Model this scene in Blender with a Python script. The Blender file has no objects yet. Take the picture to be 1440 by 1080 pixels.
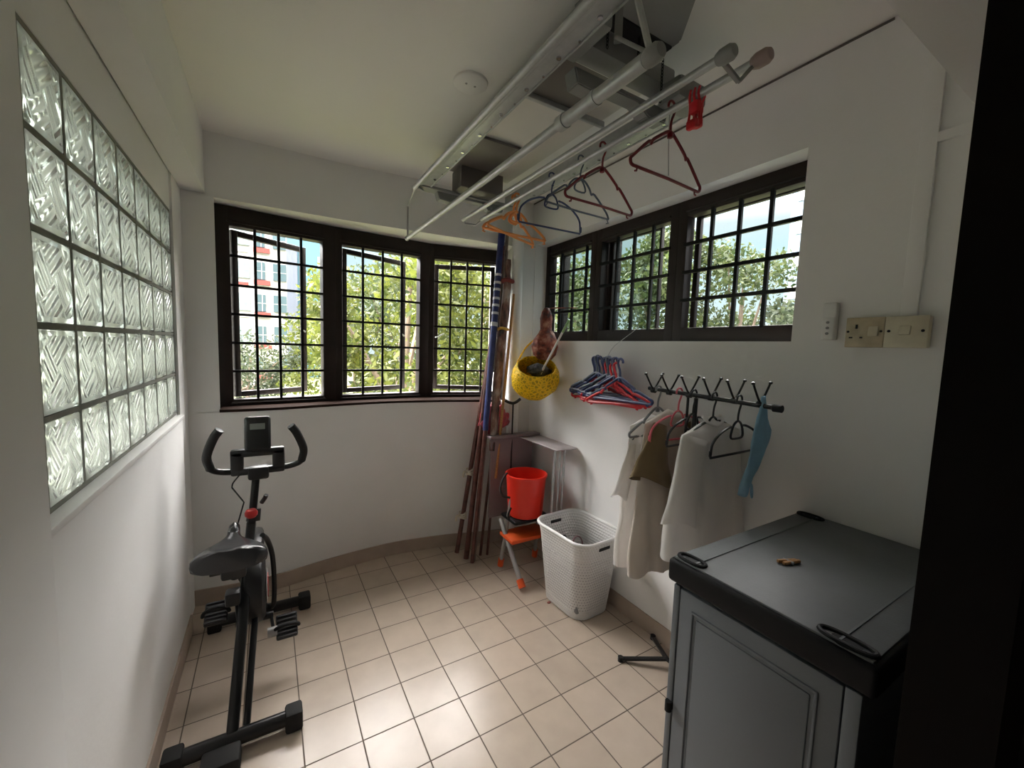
import bpy, bmesh, math, random
from mathutils import Vector, Matrix, noise
C = bpy.context.scene.collection
PI = math.pi
rnd = random.Random(7)

# ------------------------------------------------------------------ helpers
def V(*a): return Vector(a)
WO = {}                                   # world origin of every object (no thing is rotated while building)
def new_obj(name, data, parent=None, loc=(0, 0, 0)):
    o = bpy.data.objects.new(name, data); C.objects.link(o)
    w = Vector(loc)
    if parent is not None:
        o.parent = parent; o.location = w - WO[parent.name]
    else:
        o.location = w
    WO[o.name] = w
    return o
def tagit(o, label=None, cat=None, group=None, kind=None):
    if label: o['label'] = label
    if cat: o['category'] = cat
    if group: o['group'] = group
    if kind: o['kind'] = kind
    return o
def thing(name, label, cat, loc, group=None):
    return tagit(new_obj(name, None, None, loc), label, cat, group)
def obj(name, bm, mat, parent=None, smooth=35, label=None, loc=None, mods=None):
    """bm holds world coordinates; the mesh is stored relative to its own origin"""
    me = bpy.data.meshes.new(name)
    if loc is None:
        loc = WO[parent.name] if parent is not None else None
        if loc is None:
            if len(bm.verts):
                xs = [v.co for v in bm.verts]
                mn = Vector([min(c[i] for c in xs) for i in range(3)]); mx = Vector([max(c[i] for c in xs) for i in range(3)])
                loc = Vector(((mn.x+mx.x)/2, (mn.y+mx.y)/2, mn.z))
            else: loc = Vector((0, 0, 0))
    loc = Vector(loc)
    bmesh.ops.translate(bm, verts=bm.verts, vec=-loc)
    bm.normal_update(); bm.to_mesh(me); bm.free()
    ms = mat if isinstance(mat, (list, tuple)) else [mat]
    for m in ms: me.materials.append(m)
    if smooth:
        me.shade_smooth(); me.set_sharp_from_angle(angle=math.radians(smooth))
    o = new_obj(name, me, parent, loc)
    if label: o['label'] = label
    return o
def struct(name, bm, mat, parent=None, smooth=35):
    o = obj(name, bm, mat, parent, smooth, loc=None if parent else (0, 0, 0))
    if parent is None: o['kind'] = 'structure'
    return o
def B(): return bmesh.new()
def box(bm, x0, x1, y0, y1, z0, z1, bev=0.0, rot=None, piv=None, seg=2, mi=0):
    r = bmesh.ops.create_cube(bm, size=1.0)
    vs = r['verts']
    bmesh.ops.scale(bm, vec=(abs(x1-x0), abs(y1-y0), abs(z1-z0)), verts=vs)
    bmesh.ops.translate(bm, vec=((x0+x1)/2, (y0+y1)/2, (z0+z1)/2), verts=vs)
    fs = list({f for v in vs for f in v.link_faces})
    for f in fs: f.material_index = mi
    if bev > 0:
        es = list({e for v in vs for e in v.link_edges})
        rr = bmesh.ops.bevel(bm, geom=es, offset=bev, segments=seg, profile=0.5, affect='EDGES')
        vs = list({v for f in rr['faces'] for v in f.verts} | {v for v in vs if v.is_valid})
    if rot is not None:
        bmesh.ops.rotate(bm, cent=piv or ((x0+x1)/2, (y0+y1)/2, (z0+z1)/2), matrix=rot, verts=vs)
    return vs
def bar(bm, a, b, w, h, bev=0.0, up=(0, 0, 1)):
    """rectangular bar from a to b"""
    a = Vector(a); b = Vector(b); d = b-a; L = d.length
    t0 = set(bm.verts)
    box(bm, -w/2, w/2, -h/2, h/2, 0, L, bev)
    vs = [v for v in bm.verts if v not in t0]
    z = d.normalized(); u = Vector(up)
    if abs(z.dot(u)) > .98: u = Vector((0, 1, 0))
    x = z.cross(u).normalized(); y = z.cross(x).normalized()
    M = Matrix((x, y, z)).transposed().to_4x4(); M.translation = a
    bmesh.ops.transform(bm, matrix=M, verts=vs)
def tube(bm, pts, r, n=10, closed=False, caps=True, flat=None):
    pts = [Vector(p) for p in pts]; N = len(pts)
    rs = r if isinstance(r, (list, tuple)) else [r]*N
    rings = []; prev = None
    for i in range(N):
        if closed: t = (pts[(i+1) % N]-pts[i-1])
        else: t = pts[min(i+1, N-1)]-pts[max(i-1, 0)]
        if t.length < 1e-9: t = Vector((0, 0, 1))
        t.normalize()
        if prev is None:
            a = Vector((0, 0, 1)) if abs(t.z) < .9 else Vector((1, 0, 0))
            x = t.cross(a).normalized()
        else:
            x = prev-t*prev.dot(t)
            if x.length < 1e-6: x = t.cross(Vector((0, 0, 1)))
            x.normalize()
        prev = x; y = t.cross(x)
        rings.append([bm.verts.new(pts[i]+(x*math.cos(2*PI*k/n)+y*math.sin(2*PI*k/n))*rs[i]) for k in range(n)])
    m = N if closed else N-1
    for i in range(m):
        A = rings[i]; D = rings[(i+1) % N]
        for k in range(n): bm.faces.new((A[k], A[(k+1) % n], D[(k+1) % n], D[k]))
    if caps and not closed:
        bm.faces.new(rings[0][::-1]); bm.faces.new(rings[-1])
def spline(pts, sub=6, closed=False):
    P = [Vector(p) for p in pts]; out = []; N = len(P)
    rng = range(N) if closed else range(N-1)
    for i in rng:
        p0 = P[i-1] if (closed or i > 0) else P[0]*2-P[1]
        p1 = P[i]; p2 = P[(i+1) % N]
        p3 = P[(i+2) % N] if (closed or i+2 < N) else P[-1]*2-P[-2]
        for k in range(sub):
            t = k/sub
            out.append(0.5*((2*p1)+(p2-p0)*t+(2*p0-5*p1+4*p2-p3)*t*t+(3*p1-p0-3*p2+p3)*t**3))
    if not closed: out.append(P[-1])
    return out
def lathe(bm, c, prof, n=32, axis='Z', sx=1, sy=1, close=False):
    c = Vector(c); rings = []
    for (r, z) in prof:
        ring = []
        for k in range(n):
            a = 2*PI*k/n; x = r*math.cos(a)*sx; y = r*math.sin(a)*sy
            p = (x, y, z) if axis == 'Z' else ((z, x, y) if axis == 'X' else (x, z, y))
            ring.append(bm.verts.new(c+Vector(p)))
        rings.append(ring)
    for i in range(len(rings)-1):
        for k in range(n):
            bm.faces.new((rings[i][k], rings[i][(k+1) % n], rings[i+1][(k+1) % n], rings[i+1][k]))
    if prof[0][0] > 1e-6: bm.faces.new(rings[0][::-1])
    if prof[-1][0] > 1e-6: bm.faces.new(rings[-1])
    if prof[0][0] <= 1e-6 or prof[-1][0] <= 1e-6: bmesh.ops.remove_doubles(bm, verts=bm.verts, dist=1e-6)
    bmesh.ops.recalc_face_normals(bm, faces=bm.faces)
def cyl(bm, a, b, r, n=20, r2=None): tube(bm, [a, b], [r, r if r2 is None else r2], n)
def prism(bm, poly, z0, z1):
    bt = [bm.verts.new((x, y, z0)) for x, y in poly]; tp = [bm.verts.new((x, y, z1)) for x, y in poly]; n = len(poly)
    bm.faces.new(bt[::-1]); bm.faces.new(tp)
    for i in range(n): bm.faces.new((bt[i], bt[(i+1) % n], tp[(i+1) % n], tp[i]))
    bmesh.ops.recalc_face_normals(bm, faces=bm.faces)
def strip(bm, inner, outer, z0, z1):
    """wall solid between two polylines with the same number of points"""
    n = len(inner)
    for i in range(n-1):
        q = [inner[i], inner[i+1], outer[i+1], outer[i]]
        b_ = [bm.verts.new((x, y, z0)) for x, y in q]; t_ = [bm.verts.new((x, y, z1)) for x, y in q]
        bm.faces.new(b_[::-1]); bm.faces.new(t_)
        for k in (0, 2): bm.faces.new((b_[k], b_[k+1], t_[k+1], t_[k]))
        if i == 0: bm.faces.new((b_[3], b_[0], t_[0], t_[3]))
        if i == n-2: bm.faces.new((b_[1], b_[2], t_[2], t_[1]))
    bmesh.ops.remove_doubles(bm, verts=bm.verts, dist=1e-6)
    bmesh.ops.recalc_face_normals(bm, faces=bm.faces)

# ------------------------------------------------------------------ materials
def mat(name, col, rough=0.5, metal=0.0, spec=0.5, bump=None, var=None, trans=0.0, ior=1.45, sheen=0.0, coat=0.0, sub=None):
    m = bpy.data.materials.new(name); m.use_nodes = True
    nt = m.node_tree; b = nt.nodes['Principled BSDF']
    b.inputs['Base Color'].default_value = (*col, 1); b.inputs['Roughness'].default_value = rough
    b.inputs['Metallic'].default_value = metal; b.inputs['Specular IOR Level'].default_value = spec
    b.inputs['Transmission Weight'].default_value = trans; b.inputs['IOR'].default_value = ior
    b.inputs['Sheen Weight'].default_value = sheen; b.inputs['Coat Weight'].default_value = coat
    tc = nt.nodes.new('ShaderNodeTexCoord')
    if var:
        amt, sc = var
        n = nt.nodes.new('ShaderNodeTexNoise'); n.inputs['Scale'].default_value = sc; n.inputs['Detail'].default_value = 4
        nt.links.new(tc.outputs['Object'], n.inputs['Vector'])
        r = nt.nodes.new('ShaderNodeValToRGB')
        r.color_ramp.elements[0].position = .3; r.color_ramp.elements[1].position = .7
        r.color_ramp.elements[0].color = (*[c*(1-amt) for c in col], 1); r.color_ramp.elements[1].color = (*[min(1, c*(1+amt)) for c in col], 1)
        nt.links.new(n.outputs['Fac'], r.inputs['Fac']); nt.links.new(r.outputs['Color'], b.inputs['Base Color'])
    if bump:
        st, sc = bump
        n = nt.nodes.new('ShaderNodeTexNoise'); n.inputs['Scale'].default_value = sc; n.inputs['Detail'].default_value = 3
        nt.links.new(tc.outputs['Object'], n.inputs['Vector'])
        bp = nt.nodes.new('ShaderNodeBump'); bp.inputs['Strength'].default_value = st; bp.inputs['Distance'].default_value = .01
        nt.links.new(n.outputs['Fac'], bp.inputs['Height']); nt.links.new(bp.outputs['Normal'], b.inputs['Normal'])
    return m
M = {}
M['wall'] = mat('wall_paint', (.76, .755, .74), .55, bump=(.06, 60), var=(.035, 2.2))
M['ceil'] = mat('ceiling_paint', (.80, .785, .755), .7, bump=(.04, 40), var=(.02, 1.5))
M['brown'] = mat('dark_brown_frame', (.017, .0105, .0085), .5, spec=.3, bump=(.03, 30), var=(.2, 9))
M['grille'] = mat('black_grille', (.006, .0055, .005), .5, spec=.2)
M['black'] = mat('black_plastic', (.012, .012, .013), .38, bump=(.05, 200))
M['blackmetal'] = mat('black_metal', (.014, .014, .015), .3, metal=.2)
M['rubber'] = mat('rubber', (.010, .010, .010), .75)
M['saddle'] = mat('saddle_vinyl', (.03, .031, .034), .24, bump=(.05, 150))
M['chrome'] = mat('chrome', (.6, .6, .62), .2, metal=1)
M['alu'] = mat('grey_aluminium', (.40, .41, .41), .35, metal=.3, var=(.08, 30))
M['rackgrey'] = mat('rack_grey_plastic', (.23, .235, .23), .45, var=(.06, 10))
M['rackwhite'] = mat('rack_white_panel', (.62, .60, .56), .5)
M['rackdark'] = mat('rack_dark_plate', (.12, .105, .095), .4)
M['white'] = mat('white_plastic', (.72, .72, .71), .35)
M['cream'] = mat('cream_plastic', (.60, .55, .42), .4, var=(.12, 14))
M['creamold'] = mat('yellowed_plastic', (.46, .39, .27), .4, var=(.2, 20))
M['pvc'] = mat('white_pipe', (.74, .74, .72), .4, var=(.03, 8))
M['red'] = mat('red_plastic', (.75, .03, .015), .3, trans=0.0)
M['redh'] = mat('dark_red_hanger', (.17, .006, .012), .35)
M['pink'] = mat('pink_hanger', (.75, .16, .20), .4)
M['blue'] = mat('navy_hanger', (.035, .05, .14), .35)
M['slate'] = mat('slate_hanger', (.10, .12, .17), .4)
M['blackh'] = mat('black_hanger', (.014, .014, .017), .35)
M['orange'] = mat('orange_hanger', (.80, .30, .08), .4)
M['greyh'] = mat('grey_hanger', (.22, .23, .24), .4)
M['redpeg'] = mat('red_peg', (.60, .02, .03), .35)
M['oranger'] = mat('orange_red_plastic', (.75, .10, .02), .4)
M['greymetal'] = mat('grey_painted_metal', (.35, .34, .34), .4, metal=.3)
M['cabgrey'] = mat('cabinet_grey_plastic', (.155, .17, .185), .5, bump=(.05, 120), var=(.04, 3))
M['cabtop'] = mat('cabinet_top_plastic', (.13, .14, .145), .5, bump=(.08, 150), var=(.12, 5))
M['cabblack'] = mat('cabinet_black_plastic', (.007, .007, .008), .55, spec=.25, bump=(.05, 120))
M['shirt'] = mat('white_cotton', (.86, .84, .81), .85, bump=(.08, 300), sheen=.2, var=(.03, 6))
M['beige'] = mat('beige_cotton', (.60, .545, .48), .85, bump=(.08, 300), sheen=.2, var=(.04, 6))
M['olive'] = mat('olive_cotton', (.17, .115, .05), .85, bump=(.08, 300), sheen=.2, var=(.12, 8))
M['mask'] = mat('light_blue_cloth', (.33, .54, .68), .8, bump=(.1, 200), var=(.12, 18))
M['polebrown'] = mat('brown_pole', (.12, .042, .033), .5, var=(.45, 25))
M['polegrey'] = mat('worn_grey_pole', (.24, .19, .17), .5, var=(.35, 20))
M['poleblue'] = mat('blue_pole', (.025, .035, .14), .4, var=(.3, 15))
M['tie'] = mat('pale_cloth_strip', (.78, .74, .62), .9, bump=(.3, 120), var=(.2, 40))
M['tape'] = mat('white_tape', (.62, .63, .68), .6)
M['purple'] = mat('mauve_board', (.22, .175, .185), .5, var=(.06, 5))
M['knob'] = mat('red_knob', (.5, .02, .02), .3)
M['wood'] = mat('peg_wood', (.42, .22, .08), .6, var=(.25, 120))
M['debris'] = mat('dried_petal', (.30, .10, .08), .8)
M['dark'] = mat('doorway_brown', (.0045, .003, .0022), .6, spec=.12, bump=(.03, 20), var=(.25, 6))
M['bag'] = mat('pink_plastic_bag', (.48, .07, .09), .4, bump=(.5, 40), var=(.35, 22))
M['petrol'] = mat('dark_grey_bristle', (.09, .09, .09), .8, bump=(.6, 90), var=(.5, 60))

def nodes(m): return m.node_tree, m.node_tree.nodes['Principled BSDF']
def N(nt, t, **k):
    n = nt.nodes.new(t)
    for a, v in k.items(): setattr(n, a, v)
    return n
def mth(nt, op, a, b=None, c=None):
    n = nt.nodes.new('ShaderNodeMath'); n.operation = op
    for i, v in enumerate((a, b, c)):
        if v is None: continue
        if isinstance(v, (int, float)): n.inputs[i].default_value = v
        else: nt.links.new(v, n.inputs[i])
    return n.outputs[0]
def tile_material():
    m = mat('floor_tiles', (.5, .45, .4), .28, spec=.55); nt, b = nodes(m)
    tc = N(nt, 'ShaderNodeTexCoord'); mp = N(nt, 'ShaderNodeMapping')
    mp.inputs['Rotation'].default_value = (0, 0, -.004); s = .2038
    mp.inputs['Location'].default_value = (-.0886+s*20, -2.759+s*40, 0)
    nt.links.new(tc.outputs['Object'], mp.inputs['Vector'])
    sx = N(nt, 'ShaderNodeSeparateXYZ'); nt.links.new(mp.outputs[0], sx.inputs[0])
    u = mth(nt, 'DIVIDE', sx.outputs[0], s); v = mth(nt, 'DIVIDE', sx.outputs[1], s)
    def edge(t):
        f = mth(nt, 'FRACT', t); g = mth(nt, 'SUBTRACT', 1.0, f); return mth(nt, 'MINIMUM', f, g)
    e = mth(nt, 'MINIMUM', edge(u), edge(v))
    sm = N(nt, 'ShaderNodeMapRange'); sm.interpolation_type = 'SMOOTHSTEP'
    sm.inputs['From Min'].default_value = .008; sm.inputs['From Max'].default_value = .016
    nt.links.new(e, sm.inputs['Value'])
    cb = N(nt, 'ShaderNodeCombineXYZ'); nt.links.new(mth(nt, 'FLOOR', u), cb.inputs[0]); nt.links.new(mth(nt, 'FLOOR', v), cb.inputs[1])
    wn = N(nt, 'ShaderNodeTexWhiteNoise'); nt.links.new(cb.outputs[0], wn.inputs['Vector'])
    no = N(nt, 'ShaderNodeTexNoise'); no.inputs['Scale'].default_value = 9; no.inputs['Detail'].default_value = 6
    nt.links.new(tc.outputs['Object'], no.inputs['Vector'])
    f = mth(nt, 'ADD', mth(nt, 'MULTIPLY', wn.outputs['Value'], .35), mth(nt, 'MULTIPLY', no.outputs['Fac'], .75))
    r = N(nt, 'ShaderNodeValToRGB'); r.color_ramp.elements[0].position = .25; r.color_ramp.elements[1].position = .85
    r.color_ramp.elements[0].color = (.47, .385, .31, 1); r.color_ramp.elements[1].color = (.57, .475, .385, 1)
    nt.links.new(f, r.inputs['Fac'])
    mx = N(nt, 'ShaderNodeMix', data_type='RGBA'); mx.inputs[6].default_value = (.13, .10, .075, 1)
    nt.links.new(sm.outputs[0], mx.inputs[0]); nt.links.new(r.outputs['Color'], mx.inputs[7]); nt.links.new(mx.outputs[2], b.inputs['Base Color'])
    ro = N(nt, 'ShaderNodeMapRange'); ro.inputs['To Min'].default_value = .8; ro.inputs['To Max'].default_value = .27
    nt.links.new(sm.outputs[0], ro.inputs['Value']); nt.links.new(ro.outputs[0], b.inputs['Roughness'])
    bp = N(nt, 'ShaderNodeBump'); bp.inputs['Strength'].default_value = .5; bp.inputs['Distance'].default_value = .002
    h = mth(nt, 'ADD', sm.outputs[0], mth(nt, 'MULTIPLY', no.outputs['Fac'], .25))
    nt.links.new(h, bp.inputs['Height']); nt.links.new(bp.outputs[0], b.inputs['Normal'])
    return m
M['tiles'] = tile_material()
M['skirt'] = mat('skirting_tile', (.40, .32, .26), .4, var=(.08, 8))
def glassblock_material():
    """pressed glass with a basket weave of ribs; a little of the light is scattered"""
    m = bpy.data.materials.new('glass_block_pressed'); m.use_nodes = True; nt = m.node_tree; nt.nodes.clear()
    out = N(nt, 'ShaderNodeOutputMaterial'); tc = N(nt, 'ShaderNodeTexCoord')
    mp = N(nt, 'ShaderNodeMapping'); mp.inputs['Rotation'].default_value = (PI/4+.15, 0, 0)
    nt.links.new(tc.outputs['Object'], mp.inputs['Vector'])
    sx = N(nt, 'ShaderNodeSeparateXYZ'); nt.links.new(mp.outputs[0], sx.inputs[0])
    P = .078
    u = mth(nt, 'DIVIDE', mth(nt, 'ADD', sx.outputs[1], 5.0), P); v = mth(nt, 'DIVIDE', mth(nt, 'ADD', sx.outputs[2], 5.0), P)
    par = mth(nt, 'MODULO', mth(nt, 'ADD', mth(nt, 'FLOOR', u), mth(nt, 'FLOOR', v)), 2.0)
    wu = mth(nt, 'SINE', mth(nt, 'MULTIPLY', u, 2*PI*3)); wv = mth(nt, 'SINE', mth(nt, 'MULTIPLY', v, 2*PI*3))
    h = mth(nt, 'ADD', mth(nt, 'MULTIPLY', par, wu), mth(nt, 'MULTIPLY', mth(nt, 'SUBTRACT', 1.0, par), wv))
    bp = N(nt, 'ShaderNodeBump'); bp.inputs['Strength'].default_value = .65; bp.inputs['Distance'].default_value = .0045
    so_ = N(nt, 'ShaderNodeSeparateXYZ'); nt.links.new(tc.outputs['Object'], so_.inputs[0])
    rim = mth(nt, 'MAXIMUM', mth(nt, 'ABSOLUTE', so_.outputs[1]), mth(nt, 'ABSOLUTE', so_.outputs[2]))
    inside = mth(nt, 'LESS_THAN', rim, .079)                     # smooth lip round the pressed field
    h = mth(nt, 'ADD', mth(nt, 'MULTIPLY', h, inside), mth(nt, 'MULTIPLY', inside, -1.5))
    nt.links.new(h, bp.inputs['Height'])
    gl = N(nt, 'ShaderNodeBsdfGlossy'); gl.inputs['Roughness'].default_value = .08; gl.inputs['Color'].default_value = (1, 1, 1, 1)
    tr = N(nt, 'ShaderNodeBsdfTranslucent'); tr.inputs['Color'].default_value = (.80, .83, .77, 1)
    rf = N(nt, 'ShaderNodeBsdfRefraction'); rf.inputs['IOR'].default_value = 1.2; rf.inputs['Roughness'].default_value = .12; rf.inputs['Color'].default_value = (.90, .95, .90, 1)
    for n in (gl, tr, rf): nt.links.new(bp.outputs[0], n.inputs['Normal'])
    m1 = N(nt, 'ShaderNodeMixShader'); m1.inputs[0].default_value = .60
    nt.links.new(rf.outputs[0], m1.inputs[1]); nt.links.new(tr.outputs[0], m1.inputs[2])
    fr = N(nt, 'ShaderNodeFresnel'); fr.inputs['IOR'].default_value = 1.55; nt.links.new(bp.outputs[0], fr.inputs['Normal'])
    m2 = N(nt, 'ShaderNodeMixShader'); nt.links.new(fr.outputs[0], m2.inputs[0])
    nt.links.new(m1.outputs[0], m2.inputs[1]); nt.links.new(gl.outputs[0], m2.inputs[2])
    nt.links.new(m2.outputs[0], out.inputs['Surface'])
    return m
M['gblock'] = glassblock_material()
M['mortar'] = mat('grey_green_mortar', (.20, .20, .17), .8, bump=(.2, 80), var=(.1, 10))
def pane_material(name, tint, refl=.06):
    m = bpy.data.materials.new(name); m.use_nodes = True; nt = m.node_tree; nt.nodes.clear()
    out = N(nt, 'ShaderNodeOutputMaterial'); t = N(nt, 'ShaderNodeBsdfTransparent'); t.inputs[0].default_value = (*tint, 1)
    g = N(nt, 'ShaderNodeBsdfGlossy'); g.inputs['Roughness'].default_value = .03; g.inputs['Color'].default_value = (.9, .95, 1, 1)
    lw = N(nt, 'ShaderNodeFresnel'); lw.inputs['IOR'].default_value = 1.5
    ge = N(nt, 'ShaderNodeNewGeometry'); fac = mth(nt, 'MULTIPLY', lw.outputs[0], mth(nt, 'SUBTRACT', 1.0, ge.outputs['Backfacing'])); mx = N(nt, 'ShaderNodeMixShader'); nt.links.new(fac, mx.inputs[0]); nt.links.new(t.outputs[0], mx.inputs[1]); nt.links.new(g.outputs[0], mx.inputs[2])
    nt.links.new(mx.outputs[0], out.inputs['Surface']); return m
M['pane'] = pane_material('clear_pane', (.90, .90, .90))
M['tint'] = pane_material('tinted_pane', (.66, .70, .69))
def basket_material():
    m = mat('perforated_white_plastic', (.70, .69, .68), .4); nt, b = nodes(m)
    uv = N(nt, 'ShaderNodeUVMap'); uv.uv_map = 'UVMap'
    sx = N(nt, 'ShaderNodeSeparateXYZ'); nt.links.new(uv.outputs[0], sx.inputs[0])
    # u in metres round the wall, v in metres up it
    u = mth(nt, 'DIVIDE', sx.outputs[0], .0165); v = mth(nt, 'DIVIDE', sx.outputs[1], .0175)
    row = mth(nt, 'FLOOR', v)
    u2 = mth(nt, 'ADD', u, mth(nt, 'MULTIPLY', mth(nt, 'MODULO', row, 2.0), .5))
    fu = mth(nt, 'ABSOLUTE', mth(nt, 'SUBTRACT', mth(nt, 'FRACT', u2), .5)); fv = mth(nt, 'ABSOLUTE', mth(nt, 'SUBTRACT', mth(nt, 'FRACT', v), .5))
    hole = mth(nt, 'MULTIPLY', mth(nt, 'LESS_THAN', fu, .20), mth(nt, 'LESS_THAN', fv, .12))
    inr = mth(nt, 'MULTIPLY', mth(nt, 'GREATER_THAN', sx.outputs[1], .03), mth(nt, 'LESS_THAN', sx.outputs[1], .365))
    hole = mth(nt, 'MULTIPLY', hole, inr)
    nt.links.new(mth(nt, 'SUBTRACT', 1.0, hole), b.inputs['Alpha'])
    w = mth(nt, 'ADD', mth(nt, 'COSINE', mth(nt, 'MULTIPLY', u2, 2*PI)), mth(nt, 'COSINE', mth(nt, 'MULTIPLY', v, 2*PI)))
    bp = N(nt, 'ShaderNodeBump'); bp.inputs['Strength'].default_value = .35; bp.inputs['Distance'].default_value = .003; bp.invert = True
    nt.links.new(w, bp.inputs['Height']); nt.links.new(bp.outputs[0], b.inputs['Normal'])
    return m
M['basket'] = basket_material()
def weave_material(name, col, scale, strength=.8, alpha=False):
    m = mat(name, col, .55); nt, b = nodes(m); tc = N(nt, 'ShaderNodeTexCoord')
    mp = N(nt, 'ShaderNodeMapping'); mp.inputs['Rotation'].default_value = (.4, .3, .7); nt.links.new(tc.outputs['Object'], mp.inputs['Vector'])
    vo = N(nt, 'ShaderNodeTexVoronoi'); vo.feature = 'DISTANCE_TO_EDGE'; vo.inputs['Scale'].default_value = scale; nt.links.new(mp.outputs[0], vo.inputs['Vector'])
    r = N(nt, 'ShaderNodeValToRGB'); r.color_ramp.elements[0].position = .02; r.color_ramp.elements[1].position = .3
    r.color_ramp.elements[0].color = (*[min(1, c*1.25) for c in col], 1); r.color_ramp.elements[1].color = (*[c*.62 for c in col], 1)
    nt.links.new(vo.outputs['Distance'], r.inputs['Fac']); nt.links.new(r.outputs['Color'], b.inputs['Base Color'])
    bp = N(nt, 'ShaderNodeBump'); bp.invert = True; bp.inputs['Strength'].default_value = strength; bp.inputs['Distance'].default_value = .01
    nt.links.new(vo.outputs['Distance'], bp.inputs['Height']); nt.links.new(bp.outputs[0], b.inputs['Normal'])
    return m
M['yellow'] = weave_material('yellow_woven_strap', (.80, .50, .005), 40, .9)
M['netred'] = mat('red_brown_net', (.16, .035, .018), .6, bump=(.8, 60))
def net_colours():
    nt, b_ = nodes(M['netred']); tc_ = N(nt, 'ShaderNodeTexCoord'); n_ = N(nt, 'ShaderNodeTexNoise'); n_.inputs['Scale'].default_value = 22; n_.inputs['Detail'].default_value = 5
    nt.links.new(tc_.outputs['Object'], n_.inputs['Vector']); r_ = N(nt, 'ShaderNodeValToRGB'); q_ = r_.color_ramp.elements
    q_[0].position = .35; q_[0].color = (.05, .012, .008, 1); q_[1].position = .68; q_[1].color = (.42, .20, .13, 1); z_ = q_.new(.5); z_.color = (.20, .035, .015, 1)
    nt.links.new(n_.outputs['Fac'], r_.inputs['Fac']); nt.links.new(r_.outputs['Color'], b_.inputs['Base Color'])
net_colours()
def translucent_cloth(m, w=.25, col=(.7, .68, .66)):
    nt = m.node_tree; b = nt.nodes['Principled BSDF']; out = [n for n in nt.nodes if n.type == 'OUTPUT_MATERIAL'][0]
    t = N(nt, 'ShaderNodeBsdfTranslucent'); t.inputs[0].default_value = (*col, 1)
    mx = N(nt, 'ShaderNodeMixShader'); mx.inputs[0].default_value = w
    nt.links.new(b.outputs[0], mx.inputs[1]); nt.links.new(t.outputs[0], mx.inputs[2]); nt.links.new(mx.outputs[0], out.inputs['Surface'])
translucent_cloth(M['shirt'], .42, (.84, .81, .78)); translucent_cloth(M['beige'], .25, (.7, .62, .52)); translucent_cloth(M['mask'], .3, (.25, .5, .68))
def wrap_material():
    m = mat('patched_wrap', (.25, .13, .11), .6); nt, b = nodes(m); tc = N(nt, 'ShaderNodeTexCoord')
    mp = N(nt, 'ShaderNodeMapping'); mp.inputs['Scale'].default_value = (12, 12, 5); nt.links.new(tc.outputs['Object'], mp.inputs['Vector'])
    n = N(nt, 'ShaderNodeTexNoise'); n.inputs['Scale'].default_value = 1.6; n.inputs['Detail'].default_value = 5; nt.links.new(mp.outputs[0], n.inputs['Vector'])
    r = N(nt, 'ShaderNodeValToRGB'); e = r.color_ramp.elements
    e[0].position = .36; e[0].color = (.03, .02, .02, 1); e[1].position = .64; e[1].color = (.40, .33, .30, 1)
    x = e.new(.47); x.color = (.17, .08, .065, 1); x = e.new(.56); x.color = (.24, .15, .12, 1)
    nt.links.new(n.outputs['Fac'], r.inputs['Fac']); nt.links.new(r.outputs['Color'], b.inputs['Base Color']); return m
M['wrap'] = wrap_material()

# ------------------------------------------------------------------ room shell (floor z = 0, eye 1.55)
H = 1.55
CE = 2.675
RX = 1.786                                # right wall
def arc(zone='low'):
    pts = [(-.43, 2.85), (-.20, 2.825), (.02, 2.83), (.15, 2.85), (.3, 2.88), (.5, 2.908), (.72, 2.925), (.93, 2.905), (1.14, 2.868), (1.325, 2.815), (1.49, 2.775), (1.64, 2.745), (1.80, 2.725)]
    return [(p.x, p.y) for p in spline([(x, y, 0) for x, y in pts], 4)]
low = arc()
b = B(); box(b, -1.2, 2.2, -1.6, 3.4, -.12, 0); struct('floor', b, M['tiles'], smooth=0)
b = B(); box(b, -1.2, 2.2, -1.6, 3.4, CE, CE+.12); struct('ceiling', b, M['ceil'], smooth=0)
SILL = 1.13; HEAD = 2.33
b = B()
strip(b, low, [(x, 3.25) for x, y in low], 0, SILL)
strip(b, [(-.43, 2.87), (-.3, 2.87), (.4, 2.87), (1.0, 2.83), (1.86, 2.76)], [(x, 3.25) for x in (-.43, -.3, .4, 1.0, 1.86)], HEAD, CE)
prism(b, [(-.43, 2.86), (-.255, 2.85), (-.275, 3.0), (-.275, 3.25), (-.43, 3.25)], SILL, HEAD)
prism(b, [(1.62, 2.735), (1.86, 2.72), (1.86, 3.25), (1.67, 3.25), (1.67, 2.95)], SILL, HEAD)
struct('wall_back', b, M['wall'])
# right wall with its window opening
b = B()
WY0, WY1, WZ0, WZ1 = .844, 2.72, 1.612, 2.352
box(b, RX, 2.0, -1.6, 3.25, 0, WZ0); box(b, RX, 2.0, -1.6, 3.25, WZ1, CE)
box(b, RX, 2.0, -1.6, WY0, WZ0, WZ1); box(b, RX, 2.0, WY1, 3.25, WZ0, WZ1)
struct('wall_right', b, M['wall'])
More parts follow.
